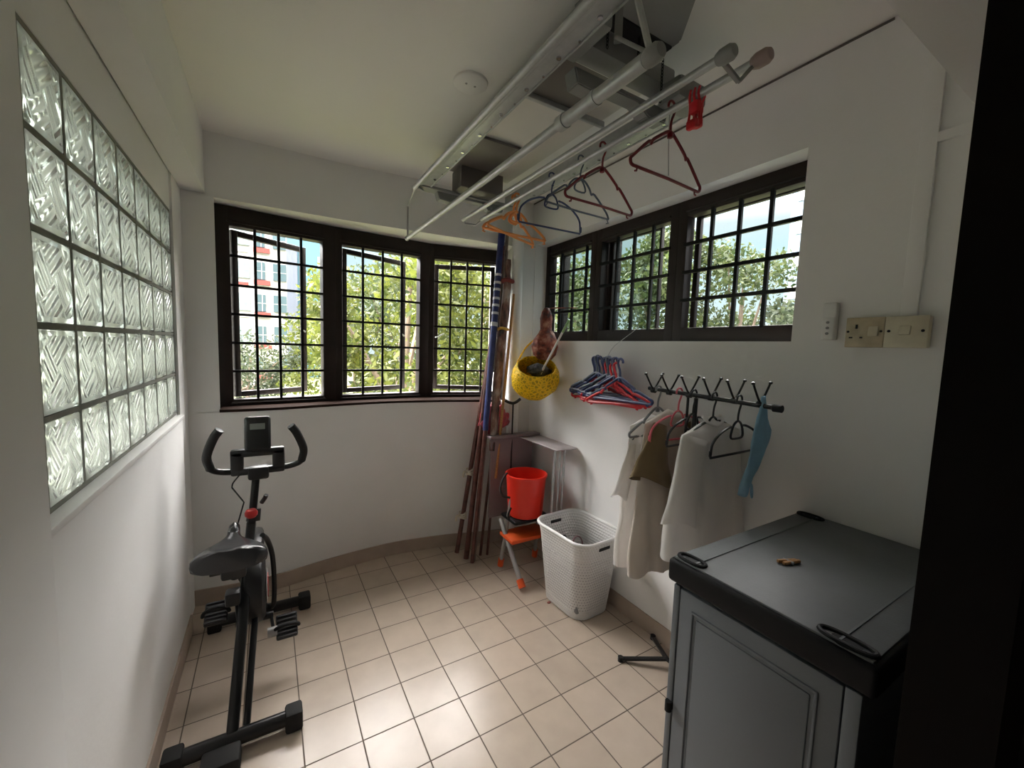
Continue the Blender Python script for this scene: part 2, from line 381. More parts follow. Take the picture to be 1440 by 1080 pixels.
# left wall: dwarf wall, glass blocks, strip above, near pier, beam
GX, GY0, GZ1, GP = -.413, 1.225, 2.164, .1995
GY1 = GY0+7*GP; GZ0 = GZ1-5*GP
b = B()
box(b, -.62, -.388, .9, 2.592, 0, GZ0-.022, .004)
box(b, -.62, -.402, 2.592, 3.25, 0, GZ0-.022); box(b, -.62, -.402, GY1+.004, 3.25, GZ0-.022, GZ1+.004)
box(b, -.62, -.4115, .9, GY1+.004, GZ1+.004, CE); box(b, -.62, -.4115, .9, GY0-.004, GZ0-.022, GZ1+.004); box(b, -.62, -.402, GY1+.004, 3.25, GZ1+.004, CE)
struct('wall_left', b, M['wall'])
b = B(); box(b, -.62, -.34, -1.6, 1.013, 0, CE, .004); struct('wall_entry', b, M['wall'])
b = B(); box(b, -.405, -.297, -1.6, 2.90, 2.343, CE); struct('trim_beam', b, M['wall'])
b = B(); box(b, -.34, RX, -.25, .335, 2.165, CE); struct('wall_lintel', b, M['wall'])
b = B(); box(b, -1.2, 2.2, -1.7, -1.6, 0, CE); struct('wall_front', b, M['wall'])
# glass block window
w = struct('window_1', (lambda b: (box(b, GX-.085, GX+.004, GY0-.006, GY1+.006, GZ0-.02, GZ1+.006), b)[1])(B()), M['mortar'], smooth=0) if False else None
b = B()
J = .0065
for k in range(8): box(b, GX-.078, GX-.0006, GY0+k*GP-J, GY0+k*GP+J, GZ0, GZ1)
for k in range(6): box(b, GX-.078, GX-.0008, GY0, GY1, GZ0+k*GP-J, GZ0+k*GP+J)
win1 = struct('window_1', b, M['mortar'], smooth=0)
tagit(win1, 'glass block window in the left wall, five rows of wavy pressed glass')
me = None
for r in range(5):
    for c in range(7):
        cy = GY0+(c+.5)*GP; cz = GZ0+(r+.5)*GP; h = GP/2-J-.0005
        if me is None:
            bb = B(); box(bb, -.075, .0, -h, h, -h, h, .005, seg=2)
            me = bpy.data.meshes.new('glass_block'); bb.to_mesh(me); bb.free(); me.materials.append(M['gblock']); me.shade_smooth(); me.set_sharp_from_angle(angle=.6)
        o = new_obj('glass_block', me, win1, (GX, cy, cz))
b = B(); box(b, -.42, -.380, .98, 2.600, GZ0-.022, GZ0-.004, .003); struct('trim_1', b, M['wall'])
# skirting tiles along the floor
def off(poly, d): return [(x, y-d) for x, y in poly]
b = B(); lowi = off(low, .010); strip(b, lowi, low, 0, .095); struct('baseboard_back', b, M['skirt'])
b = B(); box(b, RX-.010, RX, -1.5, 2.74, 0, .095); struct('baseboard_right', b, M['skirt'])
b = B(); box(b, -.388, -.379, 1.013, 2.592, 0, .095); struct('baseboard_left', b, M['skirt'])
b = B(); box(b, RX-.004, RX+.002, .62, 2.76, CE-.010, CE-.003); struct('trim_2', b, M['rackdark'])

# ------------------------------------------------------------------ back window: three casements set as chords of the curve
A0 = Vector((-.275, 3.0, 0)); A1 = Vector((.386, 3.085, 0)); A2 = Vector((1.062, 3.115, 0)); A3 = Vector((1.66, 2.985, 0))
FZ0, FZ1 = SILL, HEAD-.004; PZ0, PZ1 = 1.185, 2.215
def frame_axes(a, c):
    u = (c-a); L = u.length; u.normalize(); n = Vector((-u.y, u.x, 0)); return u, n, L   # n points outdoors
def fbox(bm, a, u, n, s0, s1, t0, t1, z0, z1, bev=.0):
    t = set(bm.verts); box(bm, s0, s1, t0, t1, z0, z1, bev)
    vs = [v for v in bm.verts if v not in t]
    Mx = Matrix(((u.x, n.x, 0, a.x), (u.y, n.y, 0, a.y), (0, 0, 1, 0), (0, 0, 0, 1)))
    bmesh.ops.transform(bm, matrix=Mx, verts=vs)
def grille(bm, a, u, n, s0, s1, z0, z1, nc, nr, t=-.018, r=.0075):
    for k in range(1, nc): fbox(bm, a, u, n, s0+(s1-s0)*k/nc-r, s0+(s1-s0)*k/nc+r, t-.006, t+.006, z0-.01, z1+.01)
    for k in range(1, nr): fbox(bm, a, u, n, s0-.01, s1+.01, t-.009, t+.003, z0+(z1-z0)*k/nr-r, z0+(z1-z0)*k/nr+r)
def lever(bm, p, d):
    cyl(bm, p, p+Vector((0, -.02, 0)), .006, 8); bar(bm, p+Vector((0, -.02, 0)), p+Vector(d), .010, .008, .002)
specs = [(A0, A1, .075, .585, 'L', 24), (A1, A2, .045, .600, 'L', 18), (A2, A3, .045, .560, 'R', 14)]
for i, (a, c, s0, s1, side, ang) in enumerate(specs):
    u, n, L = frame_axes(a, c)
    b = B()
    fbox(b, a, u, n, 0, s0, -.03, .05, FZ0, FZ1, .004); fbox(b, a, u, n, s1, L, -.03, .05, FZ0, FZ1, .004)
    fbox(b, a, u, n, s0-.01, s1+.01, -.03, .05, FZ0, PZ0, .004); fbox(b, a, u, n, s0-.01, s1+.01, -.03, .05, PZ1, FZ1, .004)
    fbox(b, a, u, n, s0-.012, s1+.012, -.042, -.026, PZ1+.018, PZ1+.03, .003)
    fbox(b, a, u, n, s0-.012, s1+.012, -.042, -.026, PZ0-.03, PZ0-.018, .003)
    wf = struct('window_%d' % (i+2), b, M['brown']); wf.location = (0, 0, 0)
    tagit(wf, ['left casement of the curved back window, nearest the glass blocks', 'middle casement of the curved back window', 'right casement of the curved back window, behind the leaning poles'][i])
    b = B(); grille(b, a, u, n, s0, s1, PZ0, PZ1, 4, 6); obj('grille', b, M['grille'], wf)
    # the opened sash
    hp = a+u*(s0+.01 if side == 'L' else s1-.01)+n*.055
    sw = (s1-s0)-.02
    rot = math.radians(ang if side == 'L' else -ang)
    uu = u if side == 'L' else -u
    uu = Vector((uu.x*math.cos(rot)-uu.y*math.sin(rot), uu.x*math.sin(rot)+uu.y*math.cos(rot), 0)); nn = Vector((-uu.y, uu.x, 0))
    b = B(); f = .034
    fbox(b, hp, uu, nn, 0, f, -.014, .014, PZ0+.005, PZ1-.005, .003); fbox(b, hp, uu, nn, sw-f, sw, -.014, .014, PZ0+.005, PZ1-.005, .003)
    fbox(b, hp, uu, nn, f, sw-f, -.014, .014, PZ0+.005, PZ0+.005+f, .003); fbox(b, hp, uu, nn, f, sw-f, -.014, .014, PZ1-.005-f, PZ1-.005, .003)
    sash = obj('sash', b, M['brown'], wf)
    b = B(); fbox(b, hp, uu, nn, f, sw-f, -.003, .003, PZ0+.03, PZ1-.03); obj('pane', b, M['pane'], sash, smooth=0)
    b = B(); q = hp+uu*(sw-.02)-nn*.02*(1 if side == 'L' else -1)+Vector((0, 0, 1.62)); lever(b, q, (-.05 if side == 'L' else .05, -.06, .03)); obj('handle', b, M['alu'], sash)
# dark sill board
b = B(); board = [(x, y-.004) for x, y in low if -.26 < x < 1.63]
outer = []
for x, y in board:
    for p, q in ((A0, A1), (A1, A2), (A2, A3)):
        if p.x-.02 <= x <= q.x+.02 or (q is A3 and x > A3.x-.05):
            outer.append((x, p.y+(q.y-p.y)*(x-p.x)/(q.x-p.x)-.02)); break
    else: outer.append((x, 2.98))
strip(b, board, outer, SILL+.0005, SILL+.016); struct('trim_3', b, mat('matt_brown_sill', (.022, .013, .010), .95, spec=.03))

# ------------------------------------------------------------------ right window: three lights side by side in a deep recess
b = B(); X0, X1 = 1.895, 1.955
yc = [(.745, 1.443, 'window_5', 'right light of the side window, widest and with clear sky behind'), (1.552, 2.088, 'window_6', 'middle light of the side window with a half shut tinted sash'), (2.194, 2.66, 'window_7', 'left light of the side window, dark tinted, next to the corner')]
b.free()
PZ, PT = 1.687, 2.268
edges = [.74, 1.4975, 2.141, 2.74]
for k, (ya, yb, nm, lab) in enumerate(yc):
    e0, e1 = edges[k], edges[k+1]
    if k == 0: e0 = .845; ya = .872
    b = B()
    box(b, X0, X1, e0, ya, WZ0, WZ1, .003); box(b, X0, X1, yb, e1-(0.0 if k < 2 else .02), WZ0, WZ1, .003)
    box(b, X0, X1, ya-.004, yb+.004, WZ0, PZ, .003); box(b, X0, X1, ya-.004, yb+.004, PT, WZ1, .003)
    box(b, X0-.014, X0+.004, ya-.004, yb+.004, PT+.018, PT+.028, .002)
    wf = struct(nm, b, M['brown']); tagit(wf, lab)
    b = B(); step = .14; r = .0085
    y = yb-step
    while y > ya+.03:
        box(b, X0-.002, X0+.012, y-r, y+r, PZ-.01, PT+.01); y -= step
    for q in range(1, 4):
        z = PZ+(PT-PZ)*q/4; box(b, X0-.007, X0+.008, ya-.01, yb+.01, z-r, z+r)
    obj('grille', b, M['grille'], wf)
    xs = 1.972
    if k == 1: sy0, sy1, mt = 1.66, 2.10, 'tint'
    elif k == 2: sy0, sy1, mt = 2.19, 2.60, 'tint'
    else: sy0, sy1, mt = .80, 1.44, 'pane'
    b = B(); f = .028
    box(b, xs-.012, xs+.012, sy0, sy0+f*.5, PZ-.02, PT+.02, .002); box(b, xs-.012, xs+.012, sy1-f, sy1, PZ-.02, PT+.02, .002)
    box(b, xs-.012, xs+.012, sy0, sy1, PZ-.02, PZ+.004, .002); box(b, xs-.012, xs+.012, sy0, sy1, PT-.004, PT+.02, .002)
    sash = obj('sash', b, M['brown'], wf)
    b = B(); box(b, xs-.003, xs+.003, sy0+.012, sy1-f+.002, PZ, PT); obj('pane', b, M[mt], sash, smooth=0)
    if k == 1:
        b = B(); box(b, 1.965, 2.04, 2.05, 2.085, PZ-.01, PT+.02, .003); obj('open_sash', b, M['brown'], wf)
    if k == 2:
        b = B(); box(b, 1.965, 2.04, 2.60, 2.64, PZ-.01, PT+.02, .003); obj('open_sash', b, M['brown'], wf)

# ------------------------------------------------------------------ dark door frame at the right edge of the view
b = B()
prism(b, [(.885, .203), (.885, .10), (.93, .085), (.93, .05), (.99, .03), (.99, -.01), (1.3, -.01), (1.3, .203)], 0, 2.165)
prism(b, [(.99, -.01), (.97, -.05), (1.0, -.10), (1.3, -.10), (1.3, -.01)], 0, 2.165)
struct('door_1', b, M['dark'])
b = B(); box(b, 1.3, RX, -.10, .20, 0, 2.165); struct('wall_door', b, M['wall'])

# ------------------------------------------------------------------ fittings on the right wall
b = B(); box(b, RX-.014, RX, .478, .520, 1.692, 2.66, .002); box(b, RX-.014, RX, -.05, .480, 2.222, 2.252, .002)
tagit(obj('cable_trunking', b, M['wall']), 'white plastic cable trunking running up the right wall above the switches', 'cable trunking')
def screw(bm, y, z, r=.004): cyl(bm, (RX-.0385, y, z), (RX-.0365, y, z), r, 10)
t = thing('socket', 'yellowed square power socket on the right wall, left of the matching switch', 'socket', (RX, .601, 1.595), 'switch plates under the trunking')
b = B(); box(b, RX-.030, RX, .5485, .653, 1.592, 1.692, .004); obj('mounting_box', b, M['creamold'], t)
b = B(); box(b, RX-.037, RX-.029, .5475, .654, 1.591, 1.693, .003); fp = obj('faceplate', b, M['creamold'], t)
b = B(); box(b, RX-.043, RX-.036, .563, .590, 1.628, 1.662, .003, rot=Matrix.Rotation(.12, 3, 'Y')); obj('rocker_switch', b, M['cream'], t)
for (a0, a1, c0, c1) in ((.620, .626, 1.655, 1.669), (.632, .642, 1.622, 1.627), (.604, .612, 1.622, 1.627)):
    b = B(); box(b, RX-.0385, RX-.036, a0, a1, c0, c1); obj('pin_hole', b, M['rubber'], t)
for y in (.646, .556): b = B(); screw(b, y, 1.645); obj('screw', b, M['rubber'], t)
t = thing('light_switch', 'cream square light switch on the right wall, at the foot of the trunking', 'light switch', (RX, .4935, 1.595), 'switch plates under the trunking')
b = B(); box(b, RX-.030, RX, .442, .5465, 1.592, 1.692, .004); obj('mounting_box', b, M['cream'], t)
b = B(); box(b, RX-.037, RX-.029, .441, .5475, 1.591, 1.693, .003); obj('faceplate', b, M['cream'], t)
b = B(); box(b, RX-.044, RX-.036, .482, .510, 1.632, 1.662, .003, rot=Matrix.Rotation(.15, 3, 'Y')); obj('rocker_switch', b, M['cream'], t)
for y in (.454, .536): b = B(); screw(b, y, 1.645, .0045); obj('screw', b, M['rubber'], t)
t = thing('remote_control', 'small white remote control in a holder on the right wall beside the window', 'remote control', (RX, .712, 1.62))
b = B(); box(b, RX-.028, RX, .690, .735, 1.617, 1.752, .006); obj('casing', b, M['white'], t)
b = B(); box(b, RX-.031, RX-.020, .692, .733, 1.617, 1.70, .006); obj('holder', b, M['pvc'], t)
for q in range(3): b = B(); cyl(b, (RX-.034, .712, 1.640+q*.02), (RX-.029, .712, 1.640+q*.02), .005, 10); obj('button', b, M['rackgrey'], t)
b = B(); lathe(b, (.755, 1.70, CE-.012), [(.0, 0), (.066, 0), (.072, .004), (.074, .012)], 36)
t = tagit(obj('ceiling_cover', b, M['ceil']), 'round blank cover plate on the white ceiling left of the drying rack', 'cover plate')
for x in (.735, .775): b = B(); cyl(b, (x, 1.70, CE-.0135), (x, 1.70, CE-.011), .005, 10); obj('screw', b, M['greymetal'], t)
# vertical drain pipe in the corner
t = thing('drain_pipe', 'white vertical drain pipe in the back right corner', 'pipe', (1.60, 2.675, 0))
b = B(); cyl(b, (1.60, 2.675, 0), (1.60, 2.675, CE), .043, 28); obj('pipe', b, M['pvc'], t)
for z in (.55, 2.50): b = B(); cyl(b, (1.60, 2.675, z), (1.60, 2.675, z+.05), .049, 28); obj('collar', b, M['pvc'], t)
b = B(); tube(b, [(1.655, 2.70, .02), (1.655, 2.70, CE)], .008, 8); tagit(obj('cable_conduit', b, M['white']), 'thin white conduit running down the corner beside the drain pipe', 'conduit')

# ------------------------------------------------------------------ ceiling drying rack
RY0, RY1 = 1.0, 2.62
t = thing('ceiling_drying_rack', 'grey motorised laundry drying rack fixed to the ceiling', 'drying rack', (1.01, 1.8, CE))
def rail(x0, x1, z1, y0, y1):
    b = B(); z0 = 2.470; xm = (x0+x1)/2
    box(b, x0, x1, y0, y1, z0+.004, z1, .003); box(b, x0+.002, x0+.016, y0, y1, z0, z0+.008, .002); box(b, x1-.010, x1-.002, y0, y1, z0, z0+.008, .002)
    r = obj('side_rail', b, M['alu'], t)
    y = y0+.14; xc = (x0+x1)/2+.012
    while y < y1-.05:
        b = B(); cyl(b, (xc, y, z0-.001), (xc, y, z0+.006), .008, 12); obj('screw', b, M['chrome'], r, label='bright screw head')
        b = B(); cyl(b, (xc+.01, y-.09, z0), (xc+.01, y-.09, z0+.006), .004, 10); obj('screw', b, M['chrome'], r, label='bright screw head')
        y += .19
rail(.755, .830, 2.505, .80, 2.40); rail(1.33, 1.42, 2.525, 1.06, 2.41)
b = B(); box(b, .87, 1.34, 1.14, 2.40, 2.612, 2.622); obj('top_panel', b, M['rackwhite'], t)
b = B(); box(b, .86, 1.165, 1.24, 1.50, 2.594, 2.608, .003); obj('cross_plate', b, M['rackdark'], t)
b = B(); box(b, .86, 1.165, 1.94, 2.40, 2.594, 2.608, .003); obj('cross_plate', b, M['rackdark'], t)
b = B(); box(b, .86, 1.34, 1.195, 1.235, 2.570, 2.60, .003); obj('cross_bar', b, M['rackwhite'], t)
b = B(); box(b, .86, 1.34, 1.50, 1.52, 2.575, 2.60, .003); obj('cross_bar', b, M['alu'], t)
b = B(); prism(b, [(.87, .70), (1.05, .79), (1.225, 1.01), (1.225, 1.15), (.87, 1.15)], 2.607, 2.672)
bmesh.ops.bevel(b, geom=[e for e in b.edges], offset=.006, segments=2, affect='EDGES'); obj('motor_housing', b, M['rackgrey'], t)
b = B(); box(b, .85, 1.33, 1.11, 1.20, 2.54, 2.612, .008); obj('motor_cover', b, M['rackgrey'], t)
b = B(); box(b, .925, 1.215, 1.035, 1.095, 2.600, 2.609, .003); obj('slot', b, M['rubber'], t)
b = B(); box(b, 1.25, 1.40, 1.02, 1.12, 2.455, 2.53, .012); obj('corner_bracket', b, M['rackgrey'], t)
b = B(); box(b, .83, .89, .98, 1.16, 2.50, 2.612, .008); obj('side_bracket', b, M['rackgrey'], t)
b = B(); box(b, .965, 1.245, 2.28, 2.42, 2.475, 2.596, .008); obj('gear_box', b, M['rackdark'], t)
b = B(); box(b, .74, 1.42, 2.39, 2.47, 2.466, 2.482, .004); obj('end_plate', b, M['rackgrey'], t)
def saddle_block(y):
    b = B(); pts = [(-.23, .0), (.23, .0), (.215, -.05), (.12, -.055), (.07, -.02), (-.07, -.02), (-.12, -.055), (-.215, -.05)]
    f1 = [b.verts.new((1.10+x, y, 2.475+z)) for x, z in pts]; f2 = [b.verts.new((1.10+x, y+.06, 2.475+z)) for x, z in pts]
    b.faces.new(f1); b.faces.new(f2[::-1])
    for i in range(8): b.faces.new((f1[i], f2[i], f2[(i+1) % 8], f1[(i+1) % 8]))
    bmesh.ops.recalc_face_normals(b, faces=b.faces)
    bmesh.ops.bevel(b, geom=[e for e in b.edges], offset=.004, segments=2, affect='EDGES')
    obj('pole_cradle', b, M['rackgrey'], t)
saddle_block(1.13); saddle_block(2.41)
def chain(x, y, z0, z1):
    b = B(); z = z1; k = 0
    while z > z0:
        ring = [(x+(.004*math.cos(a) if k % 2 else 0), y+(0 if k % 2 else .004*math.cos(a)), z-.006+.007*math.sin(a)) for a in [i*PI/4 for i in range(8)]]
        tube(b, ring, .0016, 5, closed=True); z -= .0105; k += 1
    obj('chain', b, M['rubber'], t)
chain(.95, 1.07, 2.53, 2.606); chain(1.08, 1.06, 2.50, 2.606); chain(1.195, 1.055, 2.43, 2.606)
# four drying poles, one pair hanging lower
RODS = [(.732, 2.457, .72, 2.42), (.79, 2.25, .72, 2.75), (1.12, 2.392, .755, 2.60), (1.235, 2.405, .72, 2.56)]
for i, (x, z, y0, y1) in enumerate(RODS):
    b = B(); cyl(b, (x, y0, z), (x, y1, z), .0125 if i != 1 else .014, 18)
    if i != 1: pass
    p = obj('drying_pole', b, M['alu'], t)
    if i == 1:
        b = B(); cyl(b, (x, y0+.03, z), (x, y0+.36, z), .0195, 18); cyl(b, (x, y0+.34, z), (x, y0+.37, z), .023, 18); cyl(b, (x, y0+.20, z), (x, y0+.215, z), .022, 18)
        obj('sleeve', b, M['alu'], p)
    if i > 0:
        b = B(); lathe(b, (x, y0-.02, z), [(0, 0), (.016, .003), (.022, .014), (.022, .04), (.0165, .055)], 18, axis='Y'); obj('end_cap', b, M['rackgrey'] if i != 3 else mat('faded_pink_cap', (.32, .24, .23), .5), p)
b = B(); tube(b, [(.732, .76, 2.44), (.79, .74, 2.27)], .008, 8); cyl(b, (.732, .735, 2.457), (.732, .762, 2.457), .018, 14); obj('pole_link', b, M['alu'], t)
b = B(); tube(b, [(.738, 2.41, 2.462), (.79, 2.74, 2.455), (.79, 2.74, 2.25)], .006, 8); cyl(b, (.79, 2.73, 2.25), (.79, 2.755, 2.25), .016, 14); obj('pole_link', b, M['greymetal'], t)
b = B(); bar(b, (1.12, .78, 2.39), (1.19, .765, 2.345), .014, .010, .002); bar(b, (1.19, .765, 2.345), (1.235, .75, 2.40), .014, .010, .002); obj('pole_link', b, M['rackgrey'], t)
b = B(); tube(b, [(1.12, 2.59, 2.39), (1.135, 2.60, 2.372), (1.215, 2.60, 2.375), (1.235, 2.55, 2.40)], .006, 8); obj('pole_link', b, M['greymetal'], t)
b = B()
for (xa, za, xb, zb, yy) in ((.79, 2.25, .93, 2.47, .80), (.79, 2.25, .93, 2.47, 2.46), (1.12, 2.39, 1.06, 2.45, 1.0), (1.235, 2.405, 1.20, 2.46, 2.45)):
    pass
b.free()
b = B(); bar(b, (.80, .86, 2.36), (.93, 1.0, 2.605), .022, .010, .003); obj('swing_arm', b, M['rackgrey'], t)
b = B(); bar(b, (.79, .73, 2.252), (.80, .86, 2.37), .022, .010, .003); obj('swing_arm', b, M['rackgrey'], t)
b = B(); bar(b, (.74, 2.39, 2.452), (.80, 2.46, 2.468), .018, .008, .002); obj('swing_arm', b, M['rackgrey'], t)
RODX, RODZ = 1.235, 2.405

# ------------------------------------------------------------------ hangers
def hook_pts(r=.020, h=.055, tip=True):
    """hook in the XZ plane whose inner top touches z = 0 and stem drops to z = -h"""
    p = [(0.0, 0, -h), (0.002, 0, -h*.62), (.004, 0, -h*.45)]
    q = []
    for k in range(0, 9):
        a = -.9+k*(PI+.9-.1)/8
        q.append((r*math.cos(a)*.95, 0, -r*.6+r*math.sin(a)))
    return p, q
def hook_curve(h=.092, r=.019):
    pts = [(0, 0, -h), (0, 0, -h+.025), (.004, 0, -h+.045), (.012, 0, -h+.062)]
    for k in range(0, 9):
        a = -.45+k*(PI+.75)/8
        pts.append((r*math.cos(a), 0, r*math.sin(a)-.006))
    return spline(pts, 3)
def build_hanger(style, name, m, label, cat, group, loc, w=.40, drop=.13, th=.0045, mh=None):
    """local origin = where the hook bears on the rail (z = 0)"""
    t = thing(name, label, cat, (0, 0, 0), group)
    b = B(); tube(b, [Vector(p)-Vector((0, 0, .0)) for p in hook_curve()], th*.8, 8); obj('hook', b, mh or m, t)
    z0 = -.09
    b = B(); W = w/2
    if style == 'tri':
        path = [(0, 0, z0), (.03, 0, z0-.012), (W*.45, 0, z0-.052), (W*.5, 0, z0-.068), (W*.56, 0, z0-.064), (W*.93, 0, z0-drop*.86), (W, 0, z0-drop*.95), (W*.985, 0, z0-drop*1.05), (W*.93, 0, z0-drop*1.08)]
        full = [(-x, y, z) for x, y, z in path[::-1]]+path[1:]
        bot = [(W*.93, 0, z0-drop*1.08), (0, 0, z0-drop*1.06), (-W*.93, 0, z0-drop*1.08)]
        tube(b, spline(full, 3), th, 8); tube(b, bot, th, 8)
        tube(b, [(W*.82, 0, z0-drop*1.07), (W*.84, 0, z0-drop*1.17), (W*.88, 0, z0-drop*1.18)], th*.6, 6); tube(b, [(-W*.82, 0, z0-drop*1.07), (-W*.84, 0, z0-drop*1.17), (-W*.88, 0, z0-drop*1.18)], th*.6, 6)
        lathe(b, (0, 0, z0-.012), [(0, -.012), (.010, -.008), (.011, .004), (.006, .014)], 12)
    elif style == 'arch':
        full = [(-W, 0, z0-drop*.98), (-W*.95, 0, z0-drop*.62), (-W*.72, 0, z0-drop*.36), (-W*.42, 0, z0-drop*.2), (-.045, 0, z0-drop*.16)]
        tube(b, spline(full, 4), th, 8); tube(b, spline([(-x, y, z) for x, y, z in full], 4), th, 8)
        ring = [(0, 0, z0), (.026, 0, z0-.014), (.040, 0, z0-.045), (.038, 0, z0-.066), (0, 0, z0-.070), (-.038, 0, z0-.066), (-.040, 0, z0-.045), (-.026, 0, z0-.014)]
        tube(b, spline(ring, 3, closed=True), th*.9, 8, closed=True)
        tube(b, [(-W, 0, z0-drop*.98), (-W*.99, 0, z0-drop*1.04), (W*.99, 0, z0-drop*1.04), (W, 0, z0-drop*.98)], th, 8)
        for s in (-1, 1): tube(b, [(s*W*.96, 0, z0-drop*1.04), (s*W*1.03, 0, z0-drop*.98), (s*W*1.03, 0, z0-drop*.82)], th*.7, 6)
    elif style == 'notch':
        path = [(0, 0, z0), (.03, 0, z0-.006), (W*.30, 0, z0-.03), (W*.38, 0, z0-.055), (W*.48, 0, z0-.050), (W*.9, 0, z0-drop*.78), (W, 0, z0-drop*.98)]
        tube(b, spline([(-x, y, z) for x, y, z in path[::-1]]+path[1:], 3), th, 8)
        tube(b, [(-W, 0, z0-drop*.98), (0, 0, z0-drop*1.0), (W, 0, z0-drop*.98)], th, 8)
        tube(b, spline([(0, 0, z0), (.03, 0, z0-.03), (.028, 0, z0-.055), (-.028, 0, z0-.055), (-.03, 0, z0-.03)], 3, closed=True), th*.9, 8, closed=True)
        for s in (-1, 1): tube(b, [(s*W*.95, 0, z0-drop), (s*W*1.0, 0, z0-drop*1.12), (s*W*.93, 0, z0-drop*1.13)], th*.6, 6)
    obj('frame', b, m, t)
    return t
def copy_thing(t, label=None, group=None, m=None, mh=None):
    r = t.copy(); C.objects.link(r); WO[r.name] = Vector((0, 0, 0))
    if label: r['label'] = label
    if group: r['group'] = group
    for ch in list(t.children):
        c = ch.copy(); C.objects.link(c); c.parent = r
        if m:
            c.data = ch.data.copy(); c.data.materials[0] = m
    return r
def put(t, x, y, z, rz=0.0, rx=0.0, ry=0.0): t.location = (x, y, z); t.rotation_euler = (rx, ry, rz); return t
G1 = 'hangers hooked on the ceiling rack'
hz = RODZ+.0125+.004
h = build_hanger('tri', 'clothes_hanger', M['redh'], 'large dark red hanger on the ceiling rack, nearest the red pegs', 'clothes hanger', G1, None, w=.40, drop=.15, th=.0055); put(h, RODX, 1.037, hz, .06, 0, .0)
# the white metal hook of that hanger hangs a little lower
h2 = copy_thing(h, 'dark red hanger on the ceiling rack, beside the two blue ones'); put(h2, RODX, 1.384, hz, .05, 0, .0)
h3 = build_hanger('notch', 'clothes_hanger', M['slate'], 'slate blue hanger on the ceiling rack, directly left of the dark red ones', 'clothes hanger', G1, None, w=.39, drop=.145, th=.0045); put(h3, RODX, 1.528, hz, .06, 0, .0)
h4 = build_hanger('arch', 'clothes_hanger', M['blue'], 'navy arched hanger on the ceiling rack between the slate and the orange hangers', 'clothes hanger', G1, None, w=.39, drop=.16, th=.0048); put(h4, RODX, 1.753, hz, .02, 0, -.02)
h5 = build_hanger('notch', 'clothes_hanger', M['orange'], 'orange hanger at the far end of the ceiling rack in front of the pipe', 'clothes hanger', G1, None, w=.42, drop=.13, th=.0075); put(h5, RODX, 2.092, hz, .0, 0, .02)
h6 = copy_thing(h5, 'second orange hanger at the far end of the ceiling rack, turned behind the first'); put(h6, RODX, 2.125, hz, .35, 0, .05)
# pull wire hanging from the rail
b = B(); tube(b, spline([(RODX, 1.050, 2.425), (RODX, 1.046, 2.40), (RODX, 1.042, 2.30), (RODX, 1.034, 2.182)], 4), .0022, 6)
tagit(obj('wire_hook', b, M['alu']), 'thin straight grey wire hanging from the rack through the large red hanger', 'wire')
# red pegs
t = thing('clothes_peg', 'bunch of red plastic pegs clipped on the pole of the ceiling rack', 'clothes peg', (RODX, .937, 2.40))
b = B()
for (dx, dy, a) in ((0, 0, .12), (.0, .016, -.15), (.004, -.014, .3)):
    pts = [(RODX+dx-.012, .937+dy, 2.425), (RODX+dx-.016, .937+dy, 2.40), (RODX+dx-.006+a*.03, .937+dy, 2.36), (RODX+dx-.010+a*.05, .937+dy, 2.31)]
    tube(b, spline(pts, 4), [.004]*13, 8)
    tube(b, spline([(2*(RODX+dx)-p[0], p[1], p[2]) for p in pts], 4), .004, 8)
obj('legs', b, M['redpeg'], t)
b = B(); box(b, RODX-.018, RODX+.018, .920, .952, 2.345, 2.385, .006); box(b, RODX-.024, RODX-.004, .918, .957, 2.295, 2.325, .006); box(b, RODX+.004, RODX+.022, .922, .950, 2.305, 2.335, .006); obj('grip', b, M['redpeg'], t)

# ------------------------------------------------------------------ clothes stand
SX, SY = 1.60, 1.13; BZ = 1.368
t = thing('clothes_stand', 'black metal clothes stand with forked hooks along its top bar', 'clothes stand', (SX, SY, 0))
b = B(); tube(b, [(SX, .80, BZ-.006), (SX, 1.375, BZ+.008)], .0095, 14); topb = obj('top_bar', b, M['blackmetal'], t)
b = B(); cyl(b, (SX, .765, BZ-.008), (SX, .795, BZ-.008), .014, 14); obj('end_cap', b, M['rubber'], topb)
b = B(); tube(b, [(SX, SY-.015, BZ-.01), (SX, SY-.005, .60), (SX+.05, SY+.05, .05)], .009, 12); obj('pole', b, M['blackmetal'], t)
b = B(); tube(b, [(SX, SY+.025, BZ-.01), (SX+.005, SY+.03, .62), (SX+.05, SY+.06, .60)], .006, 10); obj('pole', b, M['blackmetal'], t)
hy = [.843, .943, 1.045, 1.150, 1.256, 1.347]
for y in hy:
    b = B()
    for s in (-1, 1):
        tube(b, spline([(SX, y, BZ+.004), (SX+s*.018, y, BZ+.022), (SX+s*.046, y, BZ+.060), (SX+s*.058, y, BZ+.078)], 4), .0042, 8)
        lathe(b, (SX+s*.060, y, BZ+.080), [(0, -.008), (.007, -.003), (.007, .003), (0, .008)], 10)
    cyl(b, (SX, y-.010, BZ), (SX, y+.010, BZ), .013, 12)
    obj('forked_hook', b, M['blackmetal'], t)
for e in ((1.49, 1.355, .012), (1.762, 1.385, .012), (1.70, .98, .012)):
    b = B(); bar(b, (SX+.06, SY+.085, .045), e, .022, .012, .003); cyl(b, (e[0], e[1], 0), (e[0], e[1], .022), .014, 12); obj('leg', b, M['blackmetal'], t)
